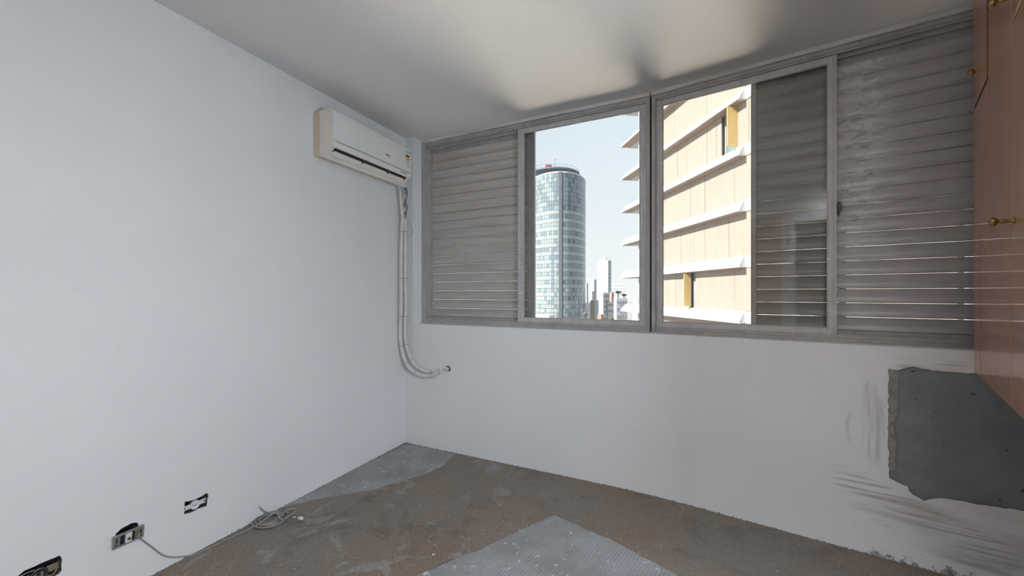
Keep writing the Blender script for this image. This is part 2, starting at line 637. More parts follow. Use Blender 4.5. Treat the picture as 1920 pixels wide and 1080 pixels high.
# ------------------------------------------------------------------ floor and ceiling
CO = C + NL * .22 - UL * .25
KO = C + UL * 1.960 + NL * .22
RO = REND + NR * .22 + UR * .25
BW = -0.6                                             # back wall, measured along NR from the camera
BWL = NR * BW + UR * -2.35
BWR = NR * BW + UR * 1.1
FLW = C + V * 3.3 - Vector((.2, 0))
poly = [CO, KO, RO, RO + CABX * 2.6, NR * -2.6 + UR * 1.1, NR * -2.6 + UR * -2.6, FLW]
f = MB().prism([tuple(p) for p in poly], lambda p, h: Vector((p[0], p[1], h)), -.12, 0)
tag(f.build('floor', FLOOR), 'bare brown screed floor stripped of its tiles', 'floor', kind='structure')
f = MB().prism([tuple(p) for p in poly], lambda p, h: Vector((p[0], p[1], h)), CEIL, CEIL + .15)
tag(f.build('ceiling', CEILM), 'flat white ceiling with light fanning in from the window', 'ceiling', kind='structure')
FLOOR_OB = bpy.data.objects['floor']


def floor_patch(poly, seed, name='mortar_patch'):
    j = jag(poly, .03, .006, seed)
    m = MB().prism(j, lambda p, h: Vector((p[0], p[1], h)), -.004, .0025)
    o = m.build(name, MORTAR, FLOOR_OB)
    o['label'] = 'grey ribbed mortar left where tiles were lifted'
    return o


floor_patch([(.238, 2.385), (.508, 2.135), (.74, 1.86), (.95, 1.55), (.2, .9), (-.75, 1.35), (-.42, 1.875), (-.10, 2.11), (.06, 2.25)], 3)
floor_patch([(-.885, 3.53), (-.68, 3.44), (-.44, 3.30), (-.50, 3.08), (-.60, 2.93), (-.90, 2.70), (-1.16, 2.585), (-1.345, 2.47), (-1.22, 2.745), (-1.05, 3.14)], 5)

# ------------------------------------------------------------------ left wall with the three box openings
H1 = jag([(1.577, .252), (1.584, .265), (1.612, .258), (1.640, .256), (1.665, .260), (1.683, .266), (1.687, .209), (1.660, .203), (1.620, .205), (1.586, .200)], .01, .0016, 11)
H2 = jag([(1.872, .262), (1.890, .268), (1.925, .263), (1.944, .250), (1.944, .205), (1.866, .205), (1.866, .255)], .012, .0016, 12)
H3 = jag([(2.108, .246), (2.114, .258), (2.205, .256), (2.222, .246), (2.222, .178), (2.214, .172), (2.116, .190), (2.108, .198)], .012, .0014, 13)
wl = MB()
vs, fs = face_with_holes([(-.03, -.05), (3.4, -.05), (3.4, CEIL + .05), (-.03, CEIL + .05)], [H1, H2, H3], lambda a, b: Vector((a, 0, b)))
wl.add(vs, fs)
for h in (H1, H2, H3):
    n = len(h)
    wl.add([Vector((p[0], 0, p[1])) for p in h] + [Vector((p[0], -.05, p[1])) for p in h],
           [(i, (i + 1) % n, n + (i + 1) % n, n + i) for i in range(n)], 1)
    tri = tessellate_polygon([[Vector((p[0], p[1], 0)) for p in h]])
    wl.add([Vector((p[0], -.05, p[1])) for p in h], [tuple(t) for t in tri], 2)
wl.box(-.3, 3.4, -.20, -.06, -.05, CEIL + .05, 0)
o = wl.build('wall_left', [WALL, BRICK, BLACK])
place(o, C, AW)
tag(o, 'plain white painted wall carrying the air conditioner', 'wall', kind='structure')
LW = o

# ------------------------------------------------------------------ window walls
# local x = along the wall, y = outward, z = up
RC = .115                                             # recess of the window plane
wa = MB()
wa.box(-.3, 1.945, 0, .25, -.05, SILL)
wa.box(-.3, .0795, 0, .25, SILL, CEIL + .05)
wa.box(-.3, 1.96, .215, .25, SOFF - .01, CEIL + .05)
o = wa.build('wall_window_left', WALL)
place(o, C, AL)
tag(o, 'white wall below the left half of the window', 'wall', kind='structure')

# rounded plaster skin over the bend of the wall
bs = MB()
ba, bb = K - UL * .28, K + UR * .28
q = []
for i in range(25):
    t = i / 24
    p = ba * (1 - t) ** 2 + K * 2 * t * (1 - t) + bb * t * t - (NL * (1 - t) + NR * t) * .0004
    q.append(p - C)
rotw = Matrix.Rotation(-AL, 2)
q = [rotw @ p for p in q]
vs = [Vector((p.x, p.y, z)) for z in (-.02, SILL + .0004) for p in q]
bs.add(vs, [(i, i + 1, 25 + i + 1, 25 + i) for i in range(24)])
bsk = bs.build('plaster_skin', WALL, o, True)
tp = MB()
tp.add([Vector((p.x, p.y, SILL + .0005)) for p in q] + [Vector((p.x, p.y + .03, SILL + .0005)) for p in q], [(i, i + 1, 25 + i + 1, 25 + i) for i in range(24)])
tp.build('skin_top', WALL, bsk)
DS = .033
PATCH = jag([(1.1016 + DS, .8913), (1.137 + DS, .8885), (1.184 + DS, .9094), (1.249 + DS, .8968), (1.303 + DS, .8977), (1.397 + DS, .9031),
             (1.93, .905), (1.93, .335), (1.62 + DS, .352), (1.519 + DS, .3497), (1.446 + DS, .347), (1.37 + DS, .3401), (1.276 + DS, .3371), (1.221 + DS, .3074),
             (1.173 + DS, .3378), (1.166 + DS, .3603), (1.1035 + DS, .3812), (1.1016 + DS, .408), (1.099 + DS, .65)], .016, .0035, 21)
wb = MB()
vs, fs = face_with_holes([(0, -.05), (RLEN + .3, -.05), (RLEN + .3, SILL), (0, SILL)], [PATCH], lambda a, b: Vector((a, 0, b)))
wb.add(vs, fs)
n = len(PATCH)
wb.add([Vector((p[0], 0, p[1])) for p in PATCH] + [Vector((p[0], .02, p[1])) for p in PATCH],
       [(i, (i + 1) % n, n + (i + 1) % n, n + i) for i in range(n)], 1)
wb.box(0, RLEN + .3, .021, .25, -.05, SILL - .0005)
wb.add([(0, 0, SILL), (RLEN + .3, 0, SILL), (RLEN + .3, .022, SILL), (0, .022, SILL)], [(0, 1, 2, 3)])
wb.box(1.905, RLEN + .3, 0.0, .25, SILL, CEIL + .05)
wb.box(0, RLEN + .3, .215, .25, SOFF - .01, CEIL + .05)
o = wb.build('wall_window_right', [WALLR, MORTAR2])
place(o, K, AR)
tag(o, 'white wall with the broken-out cement patch under the cabinet', 'wall', kind='structure')
WRW = o
pm = MB()
vs, fs = face_with_holes(PATCH, [], lambda a, b: Vector((a, .012, b)))
pm.add(vs, fs)
o = pm.build('cement_patch', CEMENT, WRW)
o['label'] = 'dark grey rough cement exposed in the wall'
strip = jag([(1.099 + DS, .893), (1.139 + DS, .886), (1.1351 + DS, .823), (1.1333 + DS, .690), (1.1222 + DS, .646), (1.112 + DS, .640), (1.122 + DS, .60),
             (1.1296 + DS, .558), (1.124 + DS, .47), (1.1222 + DS, .4255), (1.098 + DS, .405)], .012, .0035, 31)
pm = MB().prism(strip, lambda p, h: Vector((p[0], h, p[1])), .004, .014)
o = pm.build('mortar_edge', MORTAR2, WRW)
o['label'] = 'beige broken mortar along the edge of the patch'


# rough plaster lip between frame and ceiling
def lip(base, ang, L, seed, label, n_):
    rn = random.Random(seed)
    m = MB()
    xs = [i * .03 for i in range(int(L / .03))] + [L]
    low = []
    z = 0
    for x in xs:
        z = z * .85 + rn.uniform(-.0014, .0014)
        low.append((x, SOFF + .003 + z))
    poly = low + [(L, CEIL + .01), (0, CEIL + .01)]
    m.prism(poly, lambda p, h: Vector((p[0], h, p[1])), RC - .010, RC + .01)
    o = m.build(n_, LIPM)
    o.location = (base.x, base.y, 0)
    o.rotation_euler = (0, 0, ang)
    tag(o, label, 'trim', kind='structure')


lip(C + UL * .079, AL, 1.866, 4, 'rough plaster lip above the left half of the window', 'trim_1')
lip(K, AR, 1.91, 9, 'rough plaster lip above the right half of the window', 'trim_2')

# right wall, back wall, door and hallway behind the camera
m = MB()
m.box(-.3, 2.75, 0, .12, -.05, CEIL + .05)
o = m.build('wall_right', WALL)
place(o, REND, AC_)
tag(o, 'white wall behind the hanging cabinet', 'wall', kind='structure')
ABK = AR
m = MB()
DW0, DW1 = -.21, .50
m.box(-2.5, DW0, -.12, 0, -.05, CEIL + .05)
m.box(DW1, 1.0, -.12, 0, -.05, CEIL + .05)
m.box(DW0, DW1, -.12, 0, 2.1, CEIL + .05)
m.box(-1.6, 1.1, -2.2, -2.1, -.05, CEIL + .05)
m.box(-1.6, -1.5, -2.2, 0, -.05, CEIL + .05)
m.box(1.0, 1.1, -2.2, 0, -.05, CEIL + .05)
o = m.build('wall_back', WALL)
place(o, NR * BW, ABK)
tag(o, 'white wall with a doorway behind the camera', 'wall', kind='structure')
m = MB()
m.box(DW0 - .06, DW0, -.13, .015, 0, 2.16)
m.box(DW1, DW1 + .06, -.13, .015, 0, 2.16)
m.box(DW0, DW1, -.13, .015, 2.1, 2.16)
o = m.build('trim_3', WALL)
place(o, NR * BW, ABK)
tag(o, 'white door casing behind the camera', 'trim', kind='structure')
dr = empty('door_1')
place(dr, NR * BW, ABK)
tag(dr, 'orange-brown wooden door leaf behind the camera, mirrored in the glass', 'door', kind='structure')
MB().box(-1.08, -.345, .002, .04, .01, 2.18).build('door_leaf', WOOD, dr, False, .003)
MB().lathe([(.04, .026), (.045, .026), (.05, .009), (.085, .009), (.09, .022), (.105, .026), (.118, .02), (.12, .001)],
           lambda a, x, y: Vector((-.42 + x, a, 1.0 + y))).build('door_knob', BRASS, dr, True)

# made-up housings for the two added fill lights
lf = empty('fill_lamp_ceiling', (FILL_POS.x, FILL_POS.y, 2.45), 0)
tag(lf, 'added square fill lamp on the ceiling behind the camera', 'lamp')
MB().box(-.28, .28, -.28, .28, .04, .085).build('fill_lamp_housing', STK_W, lf, False, .006)

wl2 = empty('fill_lamp_side', (FILL_POS_SIDE.x, FILL_POS_SIDE.y, FILL_POS_SIDE.z), AC_)
tag(wl2, 'added square fill lamp below the near end of the hanging cabinet, beside the camera', 'lamp')
wd = (REND - FILL_POS_SIDE.xy).dot(Vector((-CABX.y, CABX.x)))
MB().box(-.20, .20, .012, wd - .001, -.20, .20).build('fill_lamp_housing', STK_W, wl2, False, .006)

# ------------------------------------------------------------------ windows
PITCH = .0725
SZ0 = 1.048
NS = 19


def slat_mesh(name, L, mat, seed=0):
    rn = random.Random(seed)
    # profile in (y outward, z): upper edge to the room, lower edge outwards
    prof = [(.0032, .0017), (.0078, .010), (.0122, .022), (.0130, .036), (.0102, .050), (.0050, .062), (.0006, .0690), (-.0042, .0725)]
    nx = 14
    vs = []
    for i in range(nx + 1):
        x = L * i / nx
        wob = rn.uniform(-.0005, .0005)
        for y, z in prof:
            vs.append((x, y + wob, z + wob * .8))
    k = len(prof)
    off = len(vs)
    vs += [(x, y + .0014, z) for x, y, z in vs]
    fs = []
    for i in range(nx):
        for j in range(k - 1):
            a = i * k + j
            fs.append((a, a + 1, a + k + 1, a + k))
            fs.append((off + a, off + a + k, off + a + k + 1, off + a + 1))
        a = i * k
        fs.append((a, a + k, off + a + k, off + a))
        a = i * k + k - 1
        fs.append((a, off + a, off + a + k, a + k))
    me = MB().add(vs, fs).mesh(name, mat)
    for p in me.polygons:
        p.use_smooth = True
    return me


def shutter(root, s0, s1, r, ls, rs, mat, label):
    """louvre shutter from s0 to s1 at depth r, stile widths ls and rs"""
    z0, z1 = 1.032, 2.468
    m = MB()
    m.box(s0, s0 + ls, r - (.008 if ls > .025 else -.006), r + .018, z0, z1)
    m.box(s1 - rs, s1, r - .008, r + .014, z0, z1)
    m.box(s0 + ls, s1 - rs, r - .004, r + .014, z0, SZ0 + .002)
    m.box(s0 + ls, s1 - rs, min(r + .014, .206), min(r + .022, .214), SZ0 + NS * PITCH - .012, 2.4875)
    sh = m.build('louvre_shutter', FRAME, root, False, .0015)
    sh['label'] = label
    L = s1 - rs - s0 - ls + .012
    mes = [slat_mesh('slat', L, mat, q) for q in range(3)]
    rn = random.Random(int(s0 * 1000))
    for i in range(NS):
        o = link('slat', mes[i % 3], sh)
        o.location = (s0 + ls - .006, r + rn.uniform(-.0004, .0004), SZ0 + i * PITCH)
        o.rotation_euler = (rn.uniform(-.006, .006), 0, 0)
    return sh


def sash(root, s0, s1, lst, rst, label):
    zb, zt = 1.03, 2.476
    m = MB()
    y0, y1 = .124, .150
    m.box(s0, s0 + lst, y0, y1, zb, zt)
    m.box(s1 - rst, s1, y0, y1, zb, zt)
    m.box(s0 + lst, s1 - rst, y0 + .001, y1, zb, 1.060)
    m.box(s0 + lst, s1 - rst, y0 + .001, y1, 2.441, zt)
    # raised outer bead
    for a, b in ((s0, s0 + lst), (s1 - rst, s1)):
        c_ = (a + b) / 2
        m.box(c_ - .004, c_ + .004, y0 - .004, y0 + .002, zb + .004, zt - .004)
    o = m.build('sliding_sash', SASH, root, False, .002)
    o['label'] = label
    g = MB().box(s0 + lst - .004, s1 - rst + .004, .1355, .1395, 1.056, 2.445)
    g.build('glass_pane', GLASS, o)
    # glazing bead
    b = MB()
    gs0, gs1 = s0 + lst, s1 - rst
    for (a0, a1, c0, c1) in ((gs0, gs0 + .006, 1.060, 2.441), (gs1 - .006, gs1, 1.060, 2.441), (gs0, gs1, 1.060, 1.066), (gs0, gs1, 2.435, 2.441)):
        b.box(a0, a1, .128, .135, c0, c1)
    b.build('glazing_bead', FRAME, o)
    return o


def win_frame(root, s0, s1, jl, jr):
    for nm, args in (('jamb', (s0, s0 + jl, RC - .006, .215, SILL, SOFF)),
                     ('jamb', (s1 - jr, s1, RC - .006, .215, SILL, SOFF))):
        MB().box(*args).build(nm, FRAME, root, False, .002)
    a, b = s0 + jl, s1 - jr
    m = MB()
    m.box(a, b, RC - .002, .215, 2.488, SOFF)
    m.box(a, b, RC + .004, .122, 2.476, 2.488)
    m.box(a, b, .152, .158, 2.462, 2.488)
    m.box(a, b, .188, .192, 2.462, 2.488)
    m.build('head_rail', FRAME, root, False, .0015)
    m = MB()
    m.box(a, b, RC - .002, .215, SILL, 1.012)
    m.box(a, b, RC + .003, .122, 1.012, 1.031)
    m.box(a, b, .152, .158, 1.012, 1.034)
    m.box(a, b, .188, .192, 1.012, 1.034)
    m.build('sill_rail', FRAME, root, False, .0015)


w1 = empty('window_1', (C.x, C.y, 0), AL)
tag(w1, 'left half of the grey aluminium window, louvre shutter slid to the left', 'window', kind='structure')
win_frame(w1, .0805, 1.947, .040, .024)
sash(w1, .987, 1.922, .050, .038, 'glass sash slid to the centre mullion')
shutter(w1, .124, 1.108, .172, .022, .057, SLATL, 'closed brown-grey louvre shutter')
w2 = empty('window_2', (K.x, K.y, 0), AR)
tag(w2, 'right half of the grey aluminium window, louvre shutters on the right', 'window', kind='structure')
win_frame(w2, -.001, 1.905, .024, .04)
sash(w2, .024, .946, .038, .036, 'glass sash slid to the centre mullion')
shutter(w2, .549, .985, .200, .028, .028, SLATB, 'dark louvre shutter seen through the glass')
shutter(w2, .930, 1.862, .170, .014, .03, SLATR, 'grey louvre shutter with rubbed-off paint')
# dark joint between the two frames
o = MB().box(1.949, 1.957, .128, .21, SILL, SOFF).build('joint_strip', DARKP, w1)
# latch on the right shutter and white button on the sash
m = MB()
m.box(.950, .962, .146, .166, 1.655, 1.72)
m.box(.956, .968, .138, .150, 1.675, 1.690)
o = m.build('latch', DARKP, w2, False, .002)
MB().lathe([(0, .001), (.001, .005), (.005, .005), (.006, .001)], lambda a, x, y: Vector((.909 + x, .127 - a, 1.42 + y)), 10).build('button', WPLA, w2)

# ------------------------------------------------------------------ air conditioner (left wall frame: x along wall, y into room)
ac = empty('air_conditioner', (C.x, C.y, 0), AW)
tag(ac, 'white wall-mounted split air conditioner high in the corner', 'air conditioner')
T0, T1 = .145, .944
fnA = lambda p, h: Vector((h, p[0], p[1]))
back = [(0.001, 2.108), (.048, 2.100), (.048, 2.380), (.03, 2.382), (0.001, 2.372)]
MB().prism(back, fnA, T0, T1).build('back_plate', ACY, ac, False, .003)
body = [(.0485, 2.099), (.066, 2.098), (.100, 2.112), (.120, 2.128), (.150, 2.152), (.160, 2.176), (.1615, 2.30), (.158, 2.368), (.140, 2.384), (.0485, 2.384)]
MB().prism(body, fnA, T0 + .002, T1 - .002).build('housing', ACS, ac, False, .004)
# glossy front panel, slightly bowed
fp = [(.1625, 2.186), (.168, 2.190), (.1705, 2.23), (.1710, 2.29), (.1685, 2.345), (.162, 2.3735), (.150, 2.386), (.146, 2.383), (.158, 2.37), (.1625, 2.30)]
MB().prism(fp, fnA, T0 + .001, T1 - .001).build('front_panel', ACF, ac, True, .002).data.polygons.foreach_set('use_smooth', [False] * len(bpy.data.meshes['front_panel'].polygons))
# chin strip
chin = [(.154, 2.150), (.1605, 2.158), (.166, 2.178), (.166, 2.184), (.1615, 2.184), (.1615, 2.176)]
MB().prism(chin, fnA, T0 + .001, T1 - .001).build('chin_strip', ACW, ac, False, .0015)
# outlet: dark slot in the sloping underside (from (.150,2.152) to (.066,2.098))
d = Vector((.066 - .150, 2.098 - 2.152)).normalized()
nn = Vector((-d.y, d.x))
if nn.y > 0:
    nn = -nn


def und(t, a, h):
    p = Vector((.150, 2.152)) + d * a + nn * h
    return Vector((t, p.x, p.y))


def und_box(m, t0, t1, a0, a1, h0, h1):
    vs = [und(t, a, h) for t in (t0, t1) for a in (a0, a1) for h in (h0, h1)]
    m.add(vs, [(0, 1, 3, 2), (4, 6, 7, 5), (0, 4, 5, 1), (2, 3, 7, 6), (0, 2, 6, 4), (1, 5, 7, 3)])
    return m


und_box(MB(), T0 + .040, T1 - .034, .005, .036, -.02, .0042).build('air_outlet', BLACK, ac)
m = MB()
und_box(m, T0 + .055, T1 - .042, .030, .052, .002, .010)
fl = m.build('louvre_flap', ACW, ac, False, .002)
m = MB()
und_box(m, T0 + .055, T1 - .042, .024, .029, .003, .009)
m.build('flap_blade', ACS, ac, False, .001)
for t in (T0 + .24, T0 + .50):
    und_box(MB(), t, t + .012, .014, .034, .002, .011).build('flap_bracket', DARKP, ac)
und_box(MB(), T0 + .012, T1 - .012, .052, .097, .0, .005).build('bottom_lip', ACW, ac, False, .002)
m = MB()
for i in range(44):
    t = T0 + .02 + i * (T1 - T0 - .04) / 44
    m.box(t, t + .010, .1655, .1672, 2.1835, 2.1865)
m.build('panel_seam', DARKP, ac)


def text(s, size, mat, name, parent, M, bold=False, depth=.0006):
    c = bpy.data.curves.new(name, 'FONT')
    c.body = s
    c.size = size
    c.align_x = 'CENTER'
    c.align_y = 'CENTER'
    c.extrude = depth
    if bold:
        c.offset = size * .02
    t = bpy.data.objects.new(name, c)
    COL.objects.link(t)
    dg = bpy.context.evaluated_depsgraph_get()
    me = bpy.data.meshes.new_from_object(t.evaluated_get(dg))
    bpy.data.objects.remove(t)
    me.name = name
    me.materials.clear()
    me.materials.append(mat)
    me.transform(M)
    return link(name, me, parent)


def panelM(t, z, q):
    """text frame on the front panel: reads from the room side; local x of the text runs to smaller t"""
    return Matrix(((-1, 0, 0, t), (0, 0, 1, q), (0, 1, 0, z), (0, 0, 0, 1)))


lg = text('LG', .020, LOGO, 'logo_letters', ac, panelM(.424, 2.243, .1712), True)
m = MB()
cx, cz = .447, 2.243
ring = lambda r0, r1, m_: m_.add([Vector((cx + r * math.cos(k * math.pi / 10), .1715, cz + r * math.sin(k * math.pi / 10))) for r in (r0, r1) for k in range(20)],
                                 [(k, (k + 1) % 20, 20 + (k + 1) % 20, 20 + k) for k in range(20)])
ring(.0001, .0085, m)
em = m.build('logo_disc', LOGO, ac)
m = MB()
m.box(cx + .0005, cx + .0015, .1713, .1719, cz - .004, cz + .005)
m.box(cx - .0045, cx + .0015, .1713, .1719, cz - .004, cz - .003)
m.box(cx + .003, cx + .0045, .1713, .1719, cz + .002, cz + .0035)
m.build('logo_mark', STK_W, em)
# energy label at the right end of the front
lab = MB().box(.152, .232, .1688, .1716, 2.215, 2.345).build('energy_label', STK_W, ac)
lab['label'] = 'white energy label with yellow and black bands'
MB().box(.182, .226, .1714, .1722, 2.298, 2.312).build('black_band', STK_K, lab)
MB().box(.176, .226, .1714, .1722, 2.272, 2.298).build('yellow_band', STK_Y, lab)
MB().box(.182, .226, .1714, .1722, 2.236, 2.269).build('blue_field', STK_G, lab)
m = MB()
for z_ in (2.338, 2.331):
    m.box(.163, .224, .1714, .1721, z_, z_ + .003)
for z_ in (2.322, 2.316, 2.288, 2.262, 2.254, 2.246, 2.238):
    m.box(.161, .168, .1714, .1721, z_, z_ + .003)
for i in range(5):
    m.box(.163 + i * .011, .170 + i * .011, .1714, .1721, 2.222, 2.226)
m.build('print_lines', STK_K, lab)['kind'] = 'stuff'
m = MB()
for i in range(9):
    m.box(.205 + i * .0085, .205 + i * .0085 + .0055, .1630, .1655, 2.166, 2.1705)
m.build('chin_print', LOGO, ac)['kind'] = 'stuff'
m = MB()
und_box(m, T1 - .14, T1 - .075, .060, .078, .0045, .006)
m.build('rating_sticker', STK_G, ac)

# ------------------------------------------------------------------ pipes of the air conditioner
pr = empty('insulated_pipes', (-.87, 3.46, .65), 0)
tag(pr, 'pair of white insulated pipes running down the corner into the wall', 'pipes')


def pxw(px, py, d):
    return Vector(((px - 960) * d / 800, d, EYE + (551 - py) * d / 800))


def loc(ob, pts):
    return [p - Vector(ob.location) for p in pts]


A_ = [(748, 349, 3.415), (751, 372, 3.425), (755, 408, 3.43), (753, 440, 3.44), (752, 480, 3.44), (752, 530, 3.44), (752, 575, 3.44), (750.5, 610, 3.44), (751, 640, 3.445),
      (756, 666, 3.45), (766, 688, 3.452), (785, 702, 3.435), (805, 704.5, 3.41), (822, 699, 3.39), (836, 694, 3.375), (842, 691, 3.40)]
B_ = [(754, 340, 3.44), (758, 375, 3.45), (760.5, 410, 3.455), (760, 440, 3.46), (760, 480, 3.46), (760, 530, 3.46), (761, 575, 3.46), (759, 610, 3.465), (760, 638, 3.47),
      (765, 660, 3.475), (775, 681, 3.47), (793, 694, 3.45), (808, 696.5, 3.425), (822, 694.5, 3.40), (836, 690, 3.39), (843, 688, 3.41)]
for nm, P in (('pipe', A_), ('pipe', B_)):
    pts = crv([pxw(*p) for p in P[2:]], 6)
    rn = random.Random(3)
    o = MB().tube(loc(pr, pts), .0148, 10).build(nm, PIPE, pr, True)
    for k in (5, 17, 27, 38, 46, 52, 61, 67):
        if k + 1 < len(pts):
            q = pts[k]
            t = (pts[k + 1] - q).normalized()
            ring_pts = [q - t * .0035, q - t * .002, q + t * .002, q + t * .0035]
            MB().tube(loc(pr, ring_pts), lambda u: .0158 if .2 < u < .8 else .0145, 10).build('tape_tie', TIE, o, True)
pts = crv([pxw(*p) for p in A_[:3]], 6)
MB().tube(loc(pr, pts), .013, 10).build('upper_sleeve', ACS, pr, True)
lump = crv([pxw(760, 352, 3.455), pxw(762, 366, 3.46), pxw(760, 380, 3.46), pxw(763, 392, 3.46), pxw(758, 404, 3.45), pxw(757, 414, 3.45)], 5)
MB().tube(loc(pr, lump), lambda u: .011 + .004 * math.sin(u * 17), 9).build('foil_wrap', FOIL, pr, True)
# end of the pipes in the wall
ep = [pxw(832, 694, 3.385), pxw(837, 692, 3.372), pxw(840.5, 690.5, 3.36), pxw(842, 690, 3.40)]
MB().tube(loc(pr, ep), lambda u: (.016 if u < .4 else .019), 10).build('pipe_end', PIPE, pr, True)
m = MB()
hp = [pxw(840 + 7.5 * math.cos(a * .5236), 691 + 8 * math.sin(a * .5236) + (1.5 if a % 2 else -1), 3.35) for a in range(12)]
# dark ragged hole collar on the wall plane
cpt = C + UL * .436
cw = Vector((cpt.x, cpt.y, .652))
ring_o = []
for a in range(14):
    rr = .023 + random.uniform(-.003, .005)
    ring_o.append(cw + Vector((UL.x, UL.y, 0)) * rr * math.cos(a * math.pi / 7) + Vector((0, 0, rr * math.sin(a * math.pi / 7))))
off = Vector((-NL.x, -NL.y, 0)) * .003
vs = [p + off for p in ring_o] + [p - off for p in ring_o]
m.add(loc(pr, vs), [tuple(range(14))] + [tuple(14 + i for i in range(14))] + [(i, (i + 1) % 14, 14 + (i + 1) % 14, 14 + i) for i in range(14)])
m.build('wall_hole_collar', DARKP, pr)
bm = bmesh.new()
bmesh.ops.create_icosphere(bm, subdivisions=2, radius=.017)
rn = random.Random(8)
for v_ in bm.verts:
    v_.co *= rn.uniform(.8, 1.15)
    v_.co += cw - Vector((NL.x, NL.y, 0)) * .012 - Vector(pr.location)
me = bpy.data.meshes.new('foam_plug')
bm.to_mesh(me)
bm.free()
me.materials.append(PIPE)
link('foam_plug', me, pr)
# signal wire with a loop
wr = crv([pxw(756, 350, 3.43), pxw(762, 372, 3.44), pxw(763, 400, 3.44), pxw(768, 420, 3.44), pxw(774, 433, 3.45), pxw(772, 440, 3.45), pxw(764, 446, 3.44)], 6)
MB().tube(loc(pr, wr), .0022, 6).build('signal_wire', WIRE, pr, True)
wr = crv([pxw(749, 352, 3.40), pxw(748, 400, 3.41), pxw(748.5, 470, 3.41), pxw(747.5, 520, 3.41), pxw(747.5, 570, 3.41), pxw(748, 605, 3.41)], 6)
MB().tube(loc(pr, wr), .0022, 6).build('drain_wire', WIRE, pr, True)


# ------------------------------------------------------------------ outlet boxes on the left wall (x along wall, y into room)
def lwall(name, x, z):
    p = C + V * x
    o = empty(name, (p.x, p.y, z), AW)
    return o


def screw(parent, x, z, y, r=.003):
    MB().lathe([(0, r), (.001, r), (.0016, .001)], lambda a, u, v_: Vector((x + u, y + a, z + v_)), 8).build('screw', STEEL, parent)


# first: white socket insert in a ragged opening
s = lwall('socket_insert', 1.632, .226)
tag(s, 'white socket insert in a ragged opening, nearest the cable coil', 'outlet')
MB().box(-.0545, .0545, -.018, -.013, -.0105, .0105).build('strap', WPLA, s, False, .001)
MB().lathe([(-.020, .0215), (-.008, .0215), (-.006, .0200), (-.006, .0165), (-.012, .0155), (-.012, .001)], lambda a, x, y: Vector((x, a, y + .001)), 24).build('socket_body', WPLA, s, False)
m = MB()
for dx_, dz_ in ((-.007, 0), (.007, 0), (0, -.003)):
    m.lathe([(-.0122, .0024), (-.0112, .0024)], lambda a, x, y: Vector((dx_ + x, a, dz_ + y)), 8)
m.build('pin_hole', BLACK, s)
for x in (-.045, .045):
    MB().box(x - .004, x + .004, -.0132, -.0124, -.003, .003).build('slot', BLACK, s)

# second: metal bracket hanging proud of its opening, TV cable leaving below
s = lwall('metal_outlet_bracket', 1.9055, .2215)
s.rotation_euler = (math.radians(-8), 0, AW)
tag(s, 'bare metal outlet bracket with a coaxial jack, hanging off the wall', 'outlet')
m = MB()
W, Hh = .0535, .0265
y0, y1 = .012, .0145
m.box(-W, -.030, y0, y1, -Hh, Hh)
m.box(.030, W, y0, y1, -Hh, Hh)
m.box(-.030, .030, y0, y1, Hh - .006, Hh)
m.box(-.030, .030, y0, y1, -Hh, -Hh + .007)
m.box(-W, W, y0 - .008, y0, Hh - .002, Hh)
m.build('bracket_plate', STEEL, s, False, .0006)
for x in (-.042, .042):
    MB().box(x - .0025, x + .0025, y1 - .0002, y1 + .0004, -.004, .015).build('slot', BLACK, s)
    MB().lathe([(0, .003), (.0005, .003)], lambda a, u, v_: Vector((x + u, y1 + a, -.012 + v_)), 8).build('screw_hole', BLACK, s)
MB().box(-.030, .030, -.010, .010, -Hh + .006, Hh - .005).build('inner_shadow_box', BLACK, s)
j = MB().box(-.010, .012, .004, .0165, -.020, .020).build('jack_module', WPLA, s, False, .001)
MB().lathe([(.0165, .0058), (.022, .0058), (.022, .0038), (.018, .0038)], lambda a, x, y: Vector((.001 + x, a, -.003 + y)), 14).build('coax_ring', BRASS, j)
MB().box(-.030, -.022, .006, .012, -.02, .02).build('side_lug', TANM, s)

# third: dark socket on a tan strap, lower left corner
s = lwall('dark_socket', 2.165, .216)
tag(s, 'dark round socket on a tan strap in the open box at lower left', 'outlet')
MB().box(-.056, -.022, -.020, -.016, -.012, .014).build('strap', TANM, s, False, .001)
MB().box(.020, .055, -.020, -.016, -.016, .010).build('strap', TANM, s, False, .001)
MB().lathe([(-.03, .026), (-.010, .026), (-.006, .0225), (-.008, .019), (-.014, .018), (-.014, .001)], lambda a, x, y: Vector((x, a, y - .004)), 24).build('socket_body', DARKP, s, True)
m = MB()
for dx_ in (-.009, .009):
    m.box(dx_ - .003, dx_ + .003, -.0142, -.0128, -.012, .004)
m.build('contact_slot', STEEL, s)
m = MB()
pts = crv([(.018, -.012, .012), (.0, -.006, .0215), (-.02, -.012, .010)], 8)
m.tube(pts, .0012, 6)
m.build('spring_wire', STEEL, s, True)
m = MB()
MB().tube(crv([(.05, -.012, .020), (.03, -.008, .024), (.01, -.012, .022)], 6), .0016, 6).build('loose_wire', WIRE, s, True)
m.tube(crv([(-.02, -.012, -.018), (-.035, -.005, -.020), (-.048, -.010, -.008)], 6), .0012, 6)
m.build('loose_wire', WIRE, s, True)
screw(s, -.047, .004, -.016)
screw(s, .045, -.002, -.016)

